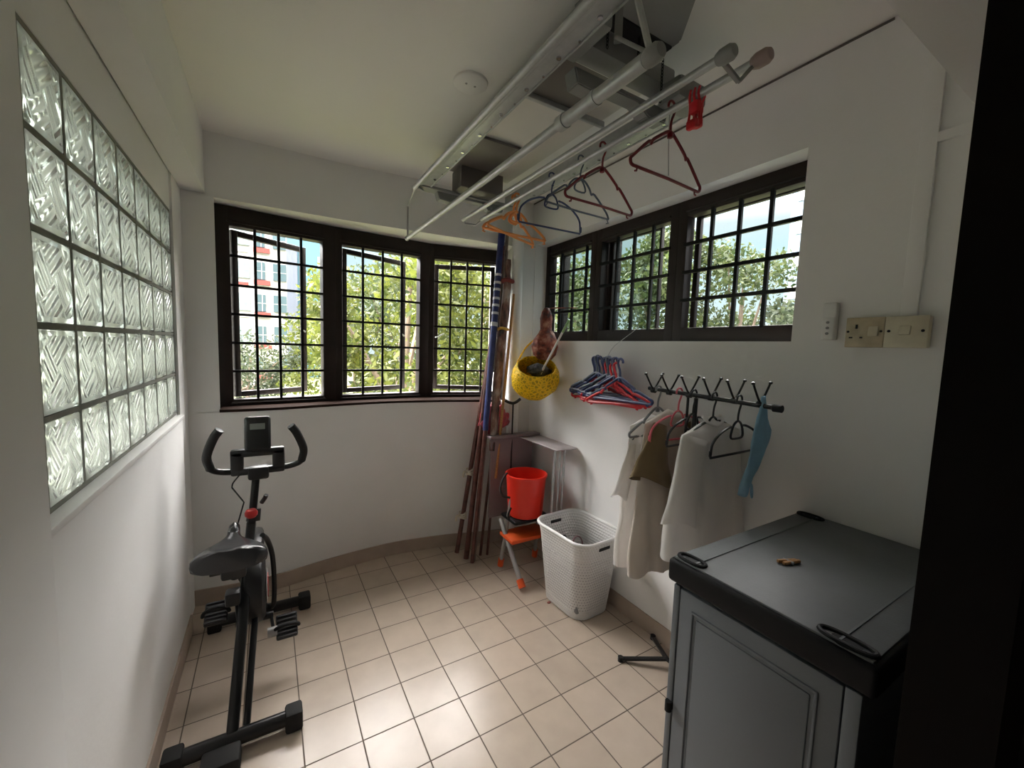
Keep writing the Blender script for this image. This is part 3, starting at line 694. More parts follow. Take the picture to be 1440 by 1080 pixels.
# hangers on the stand
G2 = 'hangers hung on the black clothes stand'
hs = BZ+.0095+.004
h7 = build_hanger('arch', 'clothes_hanger', M['blackh'], 'empty black arched hanger on the clothes stand in front of the white shirt', 'clothes hanger', G2, None, w=.335, drop=.125, th=.005); put(h7, SX-.015, .915, hs, .02)
h8 = copy_thing(h7, 'black hanger holding the white shirt on the clothes stand'); put(h8, SX-.015, 1.02, hs, .05)
h9 = copy_thing(h7, 'pink hanger among the black ones on the clothes stand', m=M['pink']); put(h9, SX-.015, 1.19, hs, -.05)
h10 = copy_thing(h7, 'black hanger directly beside the pink one on the clothes stand'); put(h10, SX-.015, 1.115, hs, .04)
h11 = build_hanger('tri', 'clothes_hanger', M['greyh'], 'grey hanger at the far end of the clothes stand under the beige shirt', 'clothes hanger', G2, None, w=.36, drop=.12, th=.006); put(h11, SX-.02, 1.30, hs, 0)

# ------------------------------------------------------------------ garments
def body_mesh(cx, cy, ztop, zbot, w0, w1, d0, d1, slope, seed, rz=0, xmin=None, xmax=None, hem=.0, amp=1.0, n=72, rows=34):
    bm = B(); rings = []
    for i in range(rows+1):
        t = i/rows; ring = []
        w = w0+(w1-w0)*min(1, t*1.15); d = d0+(d1-d0)*(t**.6)
        for k in range(n):
            a = 2*PI*k/n; ca, sa = math.cos(a), math.sin(a)
            x = w*(abs(ca)**.8)*(1 if ca >= 0 else -1); y = d*sa
            top = ztop-slope*abs(x)-(.018*math.exp(-(x/.05)**2) if sa < 0 else 0)
            fold = noise.noise(Vector((x*16+seed, sa*2.3+seed*3.1, t*1.2)))*.5+math.sin(x*58+seed*4+t*2.2+noise.noise(Vector((x*5, t*3, seed)))*3)*.35
            y += fold*amp*(.004+.022*t)*(1 if sa < 0 else .7)
            x += noise.noise(Vector((t*4, seed, sa)))*.010*t
            z = top+(zbot+hem*x+.010*math.sin(x*30+seed)-top)*t
            if xmax is not None: x = min(x, xmax-cx)
            ring.append(bm.verts.new((cx+x*math.cos(rz)-y*math.sin(rz), cy+x*math.sin(rz)+y*math.cos(rz), z)))
        rings.append(ring)
    for i in range(rows):
        for k in range(n): bm.faces.new((rings[i][k], rings[i][(k+1) % n], rings[i+1][(k+1) % n], rings[i+1][k]))
    # close the shoulder line front to back
    for k in range(n//2):
        a, b_ = k, (k+1) % n; c, d = (n-k-1) % n, (n-k) % n
        try:
            vs = []
            for q in (a, b_, c, d):
                if rings[0][q] not in vs: vs.append(rings[0][q])
            if len(vs) > 2: bm.faces.new(vs)
        except ValueError: pass
    bmesh.ops.recalc_face_normals(bm, faces=bm.faces)
    return bm
def sleeve_mesh(p0, p1, r0, r1, flat, seed, n=26, rows=14, axis=(0, 1, 0)):
    """flattened tapering tube, open at the cuff"""
    bm = B(); p0 = Vector(p0); p1 = Vector(p1); t_ = (p1-p0).normalized(); ay = Vector(axis); ax = t_.cross(ay).normalized(); ay = ax.cross(t_).normalized(); rings = []
    for i in range(rows+1):
        t = i/rows; c = p0.lerp(p1, t)+Vector((0, 0, -.012*math.sin(t*PI))); r = r0+(r1-r0)*t; ring = []
        for k in range(n):
            a = 2*PI*k/n; f = 1+.16*noise.noise(Vector((math.cos(a)*2+seed, math.sin(a)*2, t*3)))
            ring.append(bm.verts.new(c+ax*(r*math.cos(a)*f)+ay*(r*flat*math.sin(a)*f)+t_*(.01*math.sin(a*2+seed)*t)))
        rings.append(ring)
    for i in range(rows):
        for k in range(n): bm.faces.new((rings[i][k], rings[i][(k+1) % n], rings[i+1][(k+1) % n], rings[i+1][k]))
    bm.faces.new(rings[0][::-1]); bmesh.ops.recalc_face_normals(bm, faces=bm.faces)
    return bm
hsz = hs-.006-.09
# large white shirt
cx = SX-.015
t = thing('white_shirt', 'large white shirt hanging on the black clothes stand behind the empty black hanger', 'shirt', (cx, 1.02, .65))
bm = body_mesh(cx, 1.02, hsz+.004, .735, .200, .262, .014, .070, .34, 1.3, xmax=RX-.016); obj('body', bm, M['shirt'], t, smooth=180)
bm = sleeve_mesh((cx-.130, 1.005, hsz-.070), (cx-.222, .985, hsz-.400), .075, .095, .36, 2.1); obj('sleeve', bm, M['shirt'], t, smooth=180)
bm = sleeve_mesh((cx+.13, 1.02, hsz-.07), (cx+.155, 1.035, hsz-.34), .030, .040, .5, 5.1); obj('sleeve', bm, M['shirt'], t, smooth=180)
b = B(); ring = [(cx+.062*math.cos(a), 1.02+.020*math.sin(a), hsz+.004-.012*(1-math.cos(2*a))/2+(.006 if math.sin(a) > 0 else -.020*abs(math.sin(a)))) for a in [2*PI*k/28 for k in range(28)]]
tube(b, ring, .0065, 8, closed=True); obj('collar', b, M['shirt'], t)
# beige shirt with olive sleeves
cx2 = SX-.01
t = thing('beige_shirt', 'beige shirt with an olive brown sleeve hanging on the clothes stand behind the white shirt', 'shirt', (cx2, 1.235, .80))
bm = body_mesh(cx2, 1.235, hsz+.006, .545, .165, .215, .014, .055, .34, 4.7, xmax=RX-.016); obj('body', bm, M['beige'], t, smooth=180)
bm = sleeve_mesh((cx2-.090, 1.215, hsz-.055), (cx2-.165, 1.185, hsz-.300), .045, .128, .34, 3.3); obj('sleeve', bm, M['olive'], t, smooth=180, label='olive brown sleeve')
bm = sleeve_mesh((cx2+.115, 1.235, hsz-.06), (cx2+.150, 1.245, hsz-.28), .032, .040, .5, 7.3); obj('sleeve', bm, M['olive'], t, smooth=180, label='olive brown sleeve')
# white singlet behind
t = thing('white_singlet', 'white garment hanging lowest at the far end of the clothes stand under the olive sleeve', 'garment', (SX-.03, 1.31, .54))
bm = body_mesh(SX-.03, 1.315, hsz-.03, .555, .150, .195, .012, .045, .30, 8.8, xmax=RX-.016, hem=.05, amp=1.5); obj('body', bm, M['shirt'], t, smooth=180)
bm = sleeve_mesh((SX-.155, 1.31, hsz-.16), (SX-.235, 1.305, hsz-.40), .030, .050, .4, 9.3); obj('sleeve', bm, M['shirt'], t, smooth=180)
# blue cloth mask looped over the last hook
t = thing('cloth_mask', 'light blue cloth mask looped over the nearest hook of the clothes stand', 'face mask', (SX-.02, .826, 1.05))
bm = B(); rows, n = 22, 16; G = []
prof = [(0, .012, .0), (.10, .022, .0), (.25, .062, .0), (.42, .098, .004), (.52, .104, .002), (.68, .072, -.022), (.82, .036, -.060), (.9, .026, -.078), (1, .012, -.090)]
def pint(t, j):
    for (a, c) in zip(prof, prof[1:]):
        if t <= c[0]: return a[j]+(c[j]-a[j])*(t-a[0])/(c[0]-a[0])
    return prof[-1][j]
for i in range(rows+1):
    tt = i/rows; ring = []
    for k in range(n):
        a = 2*PI*k/n; x = pint(tt, 1)*math.cos(a)*.80; y = .012*math.sin(a)*(.5+tt)
        f = noise.noise(Vector((x*50, tt*5, a)))*.006
        ring.append(bm.verts.new((SX+.004+pint(tt, 2)+x, .835+y+f+x*.10, BZ+.03-tt*.37+x*.25)))
    G.append(ring)
for i in range(rows):
    for k in range(n): bm.faces.new((G[i][k], G[i][(k+1) % n], G[i+1][(k+1) % n], G[i+1][k]))
bm.faces.new(G[0][::-1]); bm.faces.new(G[-1]); obj('cloth', bm, M['mask'], t, smooth=180)
b = B(); tube(b, spline([(SX-.085, .805, 1.08), (SX-.095, .80, 1.05), (SX-.085, .80, 1.03), (SX-.075, .805, 1.05)], 4, closed=True), .003, 6, closed=True); obj('ear_loop', b, M['mask'], t)

# ------------------------------------------------------------------ grey plastic cabinet in the foreground
CX0, CX1, CY0, CY1, CZ = 1.005, RX-.008, .265, .755, .955
t = thing('storage_cabinet', 'grey plastic storage cabinet with a black rimmed top in the right foreground', 'cabinet', ((CX0+CX1)/2, (CY0+CY1)/2, 0))
b = B(); box(b, CX0+.022, CX1-.01, CY0+.022, CY1-.018, .03, CZ-.05, .008); obj('body', b, M['cabgrey'], t)
b = B(); box(b, CX0+.010, CX1, CY0+.010, CY1-.008, 0, .05, .006); obj('base', b, M['cabblack'], t)
b = B(); box(b, CX0, CX1, CY0, CY1, CZ-.075, CZ-.006, .012, seg=3); obj('rim', b, M['cabblack'], t)
b = B(); box(b, CX0+.012, CX1-.006, CY0+.012, CY1-.010, CZ-.012, CZ-.001, .004)
# raised tray lines along the two short sides
box(b, CX0+.02, CX1-.02, CY1-.075, CY1-.070, CZ-.004, CZ+.0015); box(b, CX0+.02, CX1-.02, CY0+.072, CY0+.077, CZ-.004, CZ+.0015)
tp = obj('top', b, M['cabtop'], t)
def oval_ring(cx, cy, lx, ly):
    b = B(); ring = []
    for k in range(32):
        a = 2*PI*k/32; ring.append((cx+lx*(abs(math.cos(a))**.8)*(1 if math.cos(a) > 0 else -1), cy+ly*(abs(math.sin(a))**.8)*(1 if math.sin(a) > 0 else -1), CZ+.001))
    tube(b, ring, .0055, 8, closed=True)
    lathe(b, (cx, cy, CZ-.003), [(0, 0), (ly*.5, 0), (ly*.55, .003)], 16); obj('corner_fitting', b, M['cabblack'], tp)
oval_ring(CX0+.035, CY1-.055, .018, .040); oval_ring(CX0+.035, CY0+.065, .018, .050); oval_ring(CX1-.04, CY1-.055, .018, .04)
# door on the side that faces the room, with a sunken panel
DX = CX0+.022
b = B(); y0, y1, z0, z1 = CY0+.055, CY1-.042, .06, CZ-.085
box(b, DX-.012, DX+.002, y0, y1, z0, z1, .003)
for (a0, a1, c0, c1) in ((y0+.040, y0+.047, z0+.05, z1-.045), (y1-.047, y1-.040, z0+.05, z1-.045)): box(b, DX-.017, DX-.010, a0, a1, c0, c1, .003)
box(b, DX-.017, DX-.010, y0+.040, y1-.040, z1-.052, z1-.045, .003)
box(b, DX-.0155, DX-.010, y0+.055, y1-.055, z0+.06, z1-.062, .004)
dr = obj('door', b, M['cabgrey'], t)
b = B(); box(b, DX-.014, DX+.004, CY1-.040, CY1-.020, .05, CZ-.08, .004); obj('side_post', b, M['cabgrey'], t)
b = B(); box(b, DX-.014, DX+.004, CY0+.022, CY0+.052, .05, CZ-.08, .004); obj('side_post', b, M['cabgrey'], t)
b = B(); cyl(b, (DX-.020, CY1-.034, .485), (DX-.020, CY1-.034, .515), .010, 14); box(b, DX-.022, DX+.004, CY1-.044, CY1-.028, .49, .51, .002); obj('hinge', b, M['cabblack'], t)
# wooden peg on the cabinet top
t = thing('wooden_peg', 'small brown wooden clothes peg lying on the grey cabinet top', 'clothes peg', (1.285, .555, CZ))
b = B(); box(b, 1.255, 1.315, .548, .557, CZ+.001, CZ+.010, .002, rot=Matrix.Rotation(-.25, 3, 'Z')); obj('jaw', b, M['wood'], t)
b = B(); box(b, 1.252, 1.312, .559, .568, CZ+.001, CZ+.010, .002, rot=Matrix.Rotation(-.40, 3, 'Z')); obj('jaw', b, M['wood'], t)
b = B(); tube(b, [(1.280, .545, CZ+.006), (1.280, .573, CZ+.006)], .0045, 10); obj('spring', b, M['greymetal'], t)

# ------------------------------------------------------------------ white laundry basket
BC = Vector((1.600, 1.845)); BH = .475
t = thing('laundry_basket', 'tall white perforated plastic laundry basket on the floor against the right wall', 'basket', (BC.x, BC.y, 0))
def rsq(w, d, r, n=10):
    pts = []
    for (sx, sy, a0) in ((1, -1, -PI/2), (1, 1, 0), (-1, 1, PI/2), (-1, -1, PI)):
        for k in range(n+1):
            a = a0+PI/2*k/n; pts.append((sx*(w/2-r)+r*math.cos(a), sy*(d/2-r)+r*math.sin(a)))
    return pts
RB = math.radians(3)
def brot(x, y): return (BC.x+x*math.cos(RB)-y*math.sin(RB), BC.y+x*math.sin(RB)+y*math.cos(RB))
def basket_shell(inset):
    bm = B(); uvl = bm.loops.layers.uv.new('UVMap'); rows = 20; rings = []; us = []
    for i in range(rows+1):
        tt = i/rows; w = .275+.075*tt-2*inset; d = .345+.090*tt-2*inset
        pts = rsq(w, d, .085-inset)
        # flared collar
        if tt > .88: s = 1+(tt-.88)*.28; pts = [(x*s, y*s) for x, y in pts]
        ring = [bm.verts.new((*brot(x, y), .006+tt*BH)) for x, y in pts]
        rings.append(ring)
        if i == rows//2:
            acc = [0]
            for k in range(len(pts)): a = pts[k]; c = pts[(k+1) % len(pts)]; acc.append(acc[-1]+math.hypot(a[0]-c[0], a[1]-c[1]))
            us = acc
    n = len(rings[0])
    for i in range(rows):
        for k in range(n):
            f = bm.faces.new((rings[i][k], rings[i][(k+1) % n], rings[i+1][(k+1) % n], rings[i+1][k]))
            for l, (uu, vv) in zip(f.loops, ((us[k], i), (us[k+1], i), (us[k+1], i+1), (us[k], i+1))): l[uvl].uv = (uu, vv/rows*BH)
    return bm, rings
bm, rings = basket_shell(0)
bm.faces.new(rings[0][::-1])
# hand slots: delete the wall quads where the grips are
n = len(rings[0])
kill = []
for f in bm.faces:
    c = f.calc_center_median(); lx, ly = (c.x-BC.x), (c.y-BC.y)
obj('basket_wall', bm, M['basket'], t, smooth=50)
b = B(); rimp = [(*brot(x*1.035, y*1.035), .006+BH) for x, y in rsq(.350, .435, .085)]
tube(b, rimp, .0095, 10, closed=True); obj('rim', b, M['white'], t)
for (lx, ly, ww, dd) in ((0, -.214, .085, .010), (0, .214, .085, .010)):
    b = B(); x, y = brot(lx, ly); box(b, x-ww/2, x+ww/2, y-dd/2, y+dd/2, .425, .445, .004, rot=Matrix.Rotation(RB, 3, 'Z')); obj('hand_slot', b, M['rubber'], t)
# hangers and pegs thrown in the basket
t = thing('hanger_heap', 'tangle of dark hooks and peg wire inside the white laundry basket', 'hangers', (BC.x-.02, BC.y, .30))
b = B(); c = Vector((BC.x-.01, BC.y-.01, .335))
tube(b, [c+Vector((.035*math.cos(a), .012*math.sin(a), .045+.040*math.sin(a))) for a in [2*PI*k/20 for k in range(20)]], .0045, 8, closed=True); obj('loop', b, mat('maroon_plastic', (.10, .03, .04), .4), t)
b = B()
for k in range(9):
    a = rnd.uniform(0, 2*PI); p = c+Vector((rnd.uniform(-.09, .07), rnd.uniform(-.11, .11), rnd.uniform(-.03, .02))); q = p+Vector((math.cos(a)*.09, math.sin(a)*.09, rnd.uniform(-.02, .05)))
    q.x = min(max(q.x, BC.x-.13), BC.x+.13)
    tube(b, spline([p, (p+q)/2+Vector((0, 0, .025)), q], 5), .004, 7)
obj('prongs', b, M['blackh'], t)
b = B(); 
for k in range(5):
    p = c+Vector((rnd.uniform(-.09, .09), rnd.uniform(-.10, .10), -.045)); box(b, p.x-.03, p.x+.03, p.y-.008, p.y+.008, p.z-.01, p.z+.01, .003, rot=Matrix.Rotation(rnd.uniform(0, 3), 3, 'Z'))
box(b, c.x-.115, c.x+.115, c.y-.15, c.y+.15, c.z-.30, c.z-.06, .02); obj('folded_cloth', b, M['greyh'], t)

# ------------------------------------------------------------------ step stool, red bucket
t = thing('step_stool', 'grey folding step stool with orange feet and treads behind the laundry basket', 'step stool', (1.50, 2.28, 0))
sx0, sx1 = 1.375, 1.665
def leg(a, c, r=.014, foot=True):
    b = B(); tube(b, [a, c], r, 14); o = obj('leg', b, M['greymetal'], t)
    if foot:
        b = B(); d = (Vector(c)-Vector(a)).normalized(); cyl(b, Vector(a)-d*.002, Vector(a)+d*.05, r*1.5, 14); obj('foot', b, M['oranger'], o)
leg((sx0, 2.40, .018), (sx0+.03, 2.30, .64)); leg((sx1, 2.40, .018), (sx1-.03, 2.30, .64))
leg((sx0-.01, 2.09, .022), (sx0-.01, 2.40, .36), .016); leg((sx1, 2.09, .022), (sx1, 2.40, .36), .016)
b = B(); box(b, sx0-.03, sx1+.03, 2.20, 2.38, .255, .285, .012); obj('tread', b, M['oranger'], t)
b = B(); box(b, sx0, sx1, 2.22, 2.42, .372, .398, .012); obj('seat', b, M['cabblack'], t)
b = B(); tube(b, [(sx0+.02, 2.33, .20), (sx1-.02, 2.33, .20)], .010, 10); obj('stretcher', b, M['blackmetal'], t)
BK = Vector((1.515, 2.320, .400))
t = thing('bucket', 'bright red plastic bucket standing on the step stool', 'bucket', BK)
b = B(); lathe(b, BK, [(0, 0), (.112, 0), (.120, .006), (.138, .275), (.146, .278), (.146, .290), (.136, .292), (.132, .27), (.114, .012), (0, .010)], 40); obj('shell', b, M['red'], t)
b = B(); pts = [BK+Vector((-.155, 0, .31)), BK+Vector((-.19, -.01, .28)), BK+Vector((-.215, -.02, .22)), BK+Vector((-.20, -.03, .17)), BK+Vector((-.15, -.04, .15))]
tube(b, spline(pts, 5), .007, 8); obj('handle', b, M['rubber'], t)
b = B(); tube(b, spline([BK+Vector((-.15, -.03, -.005)), BK+Vector((-.17, -.06, .05)), BK+Vector((-.15, -.06, .09))], 5), .006, 8)
tagit(obj('bucket_ring', b, M['rubber']), 'short black strap curling under the left side of the red bucket', 'strap')

# ------------------------------------------------------------------ folded table in the corner
t = thing('folding_table', 'mauve grey folded table standing in the corner behind the red bucket', 'folding table', (1.55, 2.60, 0))
b = B(); box(b, 1.36, 1.72, 2.560, 2.585, .30, .90, .006); obj('panel', b, M['purple'], t)
b = B(); box(b, 1.34, 1.765, 2.53, 2.60, .895, .915, .004); obj('table_top', b, M['purple'], t)
for xa in (1.612, 1.655, 1.692):
    b = B(); tube(b, [(xa-.012, 2.15, .01), (xa, 2.13, .885)], .0085, 10); obj('leg', b, M['alu'], t)
b = B(); box(b, 1.60, 1.776, 2.10, 2.56, .884, .892, .003); obj('side_flap', b, mat('pale_mauve_flap', (.42, .38, .385), .6), t)

# ------------------------------------------------------------------ poles leaning in the corner
G3 = 'long poles leaning in the back corner'
def pole(name, label, pts, r, m, ties=(), tapes=(), taper=None):
    t = thing(name, label, 'pole', Vector(pts[0]), G3)
    b = B(); P = [Vector(p) for p in pts]; rs = r if not taper else [r+(taper-r)*i/(len(P)-1) for i in range(len(P))]
    tube(b, P, rs, 14); obj('shaft', b, m, t)
    for f in ties:
        p = P[0].lerp(P[-1], f); b = B()
        for q in range(4):
            ring = [p+Vector((.026*math.cos(a)+.0, .024*math.sin(a), q*.012+.006*math.sin(a*2+q))) for a in [2*PI*k/16 for k in range(16)]]
            tube(b, ring, .006, 6, closed=True)
        tube(b, spline([p+Vector((-.024, -.01, .02)), p+Vector((-.055, -.02, .03)), p+Vector((-.060, -.015, -.01))], 4), .008, 6)
        obj('cloth_tie', b, M['tie'], t)
    for f, l in tapes:
        p = P[0].lerp(P[-1], f); q = P[0].lerp(P[-1], f+l); rr = (r if not taper else max(r, taper))+.0012
        b = B(); cyl(b, p, q, rr, 14); obj('tape_band', b, M['tape'], t)
    return t
pole('long_pole', 'leftmost brown pole with pale cloth ties leaning in the back corner', [(1.17, 2.70, .02), (1.46, 2.78, 1.62)], .017, M['polebrown'], ties=(.16, .36))
pole('long_pole', 'short thick brown pole standing lowest in the bundle, left of the nearest one', [(1.20, 2.60, .014), (1.475, 2.73, 2.05)], .019, M['polebrown'])
pole('long_pole', 'dark brown pole whose foot reaches furthest onto the floor', [(1.215, 2.53, .012), (1.50, 2.72, 2.30)], .014, M['polebrown'])
pole('long_pole', 'silvery grey pole in the middle of the leaning bundle', [(1.245, 2.56, .012), (1.515, 2.735, 2.33)], .0115, M['polegrey'])
pole('long_pole', 'thin reddish brown pole standing on the right of the bundle, nearest the bucket', [(1.365, 2.585, .01), (1.50, 2.70, 1.15)], .0095, M['polebrown'])
pole('long_pole', 'thin brown pole with its foot between the bundle and the nearest thin one', [(1.315, 2.60, .01), (1.53, 2.72, 1.55)], .010, M['polebrown'])
pole('long_pole', 'navy blue pole with white tape bands leaning against the back window', [(1.33, 2.60, .95), (1.495, 2.74, 2.40)], .021, M['poleblue'], tapes=[(.58, .012), (.62, .012), (.655, .012), (.70, .012), (.735, .012), (.775, .012), (.52, .02)], taper=.026)
bpy.data.objects['long_pole.006'] if 'long_pole.006' in bpy.data.objects else None
pole('long_pole', 'pale grey metal pole rising past the top of the corner window beside the pipe', [(1.42, 2.60, .9), (1.545, 2.745, 2.40)], .0125, M['polegrey'])
pole('long_pole', 'tan wooden pole just left of the white drain pipe', [(1.40, 2.55, .6), (1.565, 2.655, 1.95)], .010, M['wood'])
t = thing('wrapped_bundle', 'thick brown wrapped bundle tied among the poles left of the drain pipe', 'wrapped bundle', (1.36, 2.60, .9))
b = B(); P = spline([(1.375, 2.575, .80), (1.42, 2.62, 1.15), (1.46, 2.64, 1.55), (1.515, 2.67, 1.95), (1.53, 2.69, 2.20)], 6)
rs = [.020+.014*math.sin(PI*min(1, i/(len(P)-1)*1.05))+.003*math.sin(i*1.7) for i in range(len(P))]; tube(b, P, rs, 16); obj('wrap', b, M['wrap'], t)
b = B(); tube(b, [P[14]+Vector((.036*math.cos(a), .036*math.sin(a), .004*math.sin(2*a))) for a in [2*PI*k/20 for k in range(20)]], .010, 8, closed=True); obj('yellow_tie', b, mat('yellow_tie', (.55, .33, .05), .6), t)
b = B(); tube(b, [P[20]+Vector((.036*math.cos(a), .034*math.sin(a), .004*math.sin(2*a))) for a in [2*PI*k/20 for k in range(20)]], .016, 8, closed=True); obj('red_tie', b, mat('dark_red_cloth', (.20, .04, .04), .8, bump=(.4, 60)), t)
# black pole with T handle, plastic bag, little white box behind
t = thing('handled_rod', 'thin black rod with a T shaped handle between the poles and the yellow basket', 'rod', (1.54, 2.56, .30))
b = B(); tube(b, [(1.52, 2.54, .40), (1.545, 2.58, 1.14)], .006, 8); obj('rod', b, M['blackmetal'], t)
b = B(); tube(b, spline([(1.475, 2.57, 1.165), (1.51, 2.575, 1.150), (1.545, 2.58, 1.143), (1.58, 2.585, 1.152), (1.612, 2.59, 1.17)], 4), .011, 10); obj('handle', b, M['rubber'], t)
bm = B(); bmesh.ops.create_icosphere(bm, subdivisions=4, radius=1)
for v in bm.verts:
    f = 1+.35*noise.noise(v.co*2.2)+.15*noise.noise(v.co*6)
    v.co = Vector((1.435+v.co.x*.115*f, 2.66+v.co.y*.040*f, 1.01+v.co.z*.105*f))
tagit(obj('plastic_bag', bm, M['bag'], smooth=180), 'crumpled red and pink plastic bag behind the leaning poles', 'plastic bag')
b = B(); box(b, 1.50, 1.575, 2.66, 2.72, 1.06, 1.15, .006); tagit(obj('small_carton', b, M['white']), 'small white box standing on the sill beside the leaning poles', 'box')

# ------------------------------------------------------------------ hanging yellow basket, red net bag, stick
YC = Vector((1.600, 2.38, 1.345))
t = thing('hanging_basket', 'yellow woven basket with an open front hanging in the corner under the net bag', 'basket', YC)
bm = B(); rings = []; nseg = 40
prof = [(.0, -.150), (.07, -.148), (.125, -.125), (.160, -.07), (.170, 0), (.160, .06), (.140, .105), (.133, .115), (.128, .108), (.148, .055), (.158, 0), (.150, -.065), (.115, -.115), (.06, -.136), (0, -.138)]
lathe(bm, (0, 0, 0), prof, 44)
for v in bm.verts:
    v.co += v.normal*0; f = 1+.05*noise.noise(v.co*14); v.co = Vector((v.co.x*f, v.co.y*.78*f, v.co.z*1.0*f))
bmesh.ops.rotate(bm, verts=bm.verts, cent=(0, 0, 0), matrix=Matrix.Rotation(math.radians(40), 3, 'X'))
bmesh.ops.rotate(bm, verts=bm.verts, cent=(0, 0, 0), matrix=Matrix.Rotation(math.radians(-28), 3, 'Z'))
bmesh.ops.translate(bm, verts=bm.verts, vec=YC); obj('woven_shell', bm, M['yellow'], t, smooth=180)
b = B(); tube(b, spline([YC+Vector((-.12, .05, .11)), YC+Vector((-.04, .06, .22)), YC+Vector((.06, .04, .28)), YC+Vector((.11, .02, .13))], 5), .006, 8); obj('handle', b, M['yellow'], t)
bm = B(); bmesh.ops.create_icosphere(bm, subdivisions=3, radius=1)
for v in bm.verts: f = 1+.5*noise.noise(v.co*2.5); v.co = YC+Vector((.01+v.co.x*.085*f, -.03+v.co.y*.05*f, .055+v.co.z*.045*f))
tagit(obj('scrub_brush', bm, M['petrol'], smooth=180), 'dark grey scrubbing brush lying in the mouth of the yellow basket', 'brush')
t = thing('net_bag', 'red brown net bag knotted at the neck, hanging from the side window grille', 'net bag', (1.60, 2.36, 1.46))
bm = B(); lathe(bm, (0, 0, 0), [(0, -.115), (.05, -.108), (.085, -.075), (.098, -.02), (.090, .03), (.062, .075), (.045, .10), (.043, .14), (.048, .18), (.035, .225), (.018, .25), (0, .255)], 30)
for v in bm.verts: f = 1+.14*noise.noise(v.co*18); v.co = Vector((1.665+v.co.x*f, 2.365+v.co.y*.8*f, 1.585+v.co.z))
obj('bag', bm, M['netred'], t, smooth=180)
b = B(); tube(b, spline([(1.665, 2.365, 1.83), (1.72, 2.36, 1.84), (1.80, 2.33, 1.845), (1.888, 2.30, 1.85)], 4), .004, 6); obj('cord', b, M['netred'], t)
b = B(); tube(b, [(1.60, 2.32, 1.375), (1.665, 2.11, 1.745)], .0075, 10)
t = obj('thin_stick', b, mat('cream_stick', (.62, .60, .55), .5)); tagit(t, 'thin pale stick poking up out of the yellow basket towards the window', 'stick')
b = B(); tube(b, [(1.651, 2.155, 1.664), (1.665, 2.11, 1.745)], .0085, 10); obj('green_tip', b, mat('green_tip', (.25, .42, .18), .5), t, label='green tip')

# ------------------------------------------------------------------ thick bunch of hangers on the wall
G4 = 'hangers bunched together on the right wall'
kinds = ['crimson', 'navy', 'navy', 'slate grey', 'navy', 'crimson', 'navy', 'navy', 'crimson', 'slate grey', 'navy', 'crimson', 'navy', 'navy', 'crimson', 'navy']
mk = {'crimson': 'redpeg', 'navy': 'blue', 'slate grey': 'slate'}
protoT = None
for i, cn in enumerate(kinds):
    nm = '%s hanger packed in the %sbunch of hangers on the right wall' % (cn, 'low side of the ' if cn == 'crimson' else '')
    if protoT is None:
        h = build_hanger('tri', 'clothes_hanger', M[mk[cn]], nm, 'clothes hanger', G4, None, w=.46, drop=.115, th=.008); protoT = h
    else: h = copy_thing(protoT, nm, G4, m=M[mk[cn]])
    yy = (1.97-.024*i if cn != 'crimson' else 1.93-.021*i)+rnd.uniform(-.012, .012)
    put(h, 1.760-.0085*i, yy, 1.500+rnd.uniform(-.008, .008)-(.030 if cn == 'crimson' else 0), PI/2+rnd.uniform(-.05, .05), 0, rnd.uniform(-.02, .07)+(.02 if cn == 'crimson' else 0))
    h['group'] = G4+', '+cn
b = B(); tube(b, spline([(1.735, 1.86, 1.50), (1.72, 1.80, 1.520), (1.68, 1.70, 1.512), (1.645, 1.60, 1.50)], 5), .0035, 8); tube(b, spline([(1.72, 1.80, 1.52), (1.74, 1.77, 1.58), (1.84, 1.74, 1.66), (1.89, 1.73, 1.70)], 5), .0015, 6)
tagit(obj('hanger_wire', b, M['greymetal']), 'thin wire loop holding the bunched hangers below the side window', 'wire')

# ------------------------------------------------------------------ exercise bike
t = thing('exercise_bike', 'black folding exercise bike on the floor by the glass block wall', 'exercise bike', (-.12, 2.15, 0))
def stab(y, x0, x1, extra=False):
    b = B(); tube(b, [(x0, y, .045), (x1, y, .045)], .028, 18); o = obj('stabilizer', b, M['blackmetal'], t)
    for x, s in ((x0, 1), (x1, -1)):
        b = B(); box(b, x-.012 if s > 0 else x-.05, x+.05 if s > 0 else x+.012, y-.036, y+.036, 0, .080, .010); obj('foot_cap', b, M['rubber'], o)
    return o
rs_ = stab(1.735, -.345, .075); fs = stab(2.55, -.300, .165)
b = B(); box(b, -.24, -.12, 1.625, 1.715, 0, .055, .010); obj('transport_wheel', b, M['rubber'], rs_)
# crossing frame tubes
def btube(name, a, c, w, h, m='blackmetal', par=None):
    b = B(); bar(b, a, c, w, h, .008, up=(1, 0, 0)); return obj(name, b, M[m], par or t)
btube('rear_leg', (-.150, 1.745, .055), (-.095, 2.30, .66), .045, .040)
btube('rear_brace', (-.105, 1.760, .055), (-.075, 2.14, .36), .018, .026)
btube('front_leg', (-.060, 2.545, .060), (-.150, 2.055, .60), .040, .045)
btube('steering_post', (-.097, 2.275, .62), (-.070, 2.365, .905), .034, .034)
b = B(); tube(b, [(-.088, 2.30, .665), (-.083, 2.315, .72)], .030, 16); obj('post_clamp', b, M['black'], t)
b = B(); tube(b, [(-.150, 2.055, .52), (-.150, 2.01, .66)], .018, 14); sp = obj('seat_post', b, M['blackmetal'], t)
b = B(); box(b, -.195, -.105, 1.98, 2.07, .545, .625, .012); cyl(b, (-.235, 2.03, .575), (-.19, 2.03, .575), .018, 12); obj('seat_clamp', b, M['black'], t)
b = B(); box(b, -.185, -.130, 2.0, 2.06, .415, .475, .010); obj('height_bracket', b, M['black'], t)
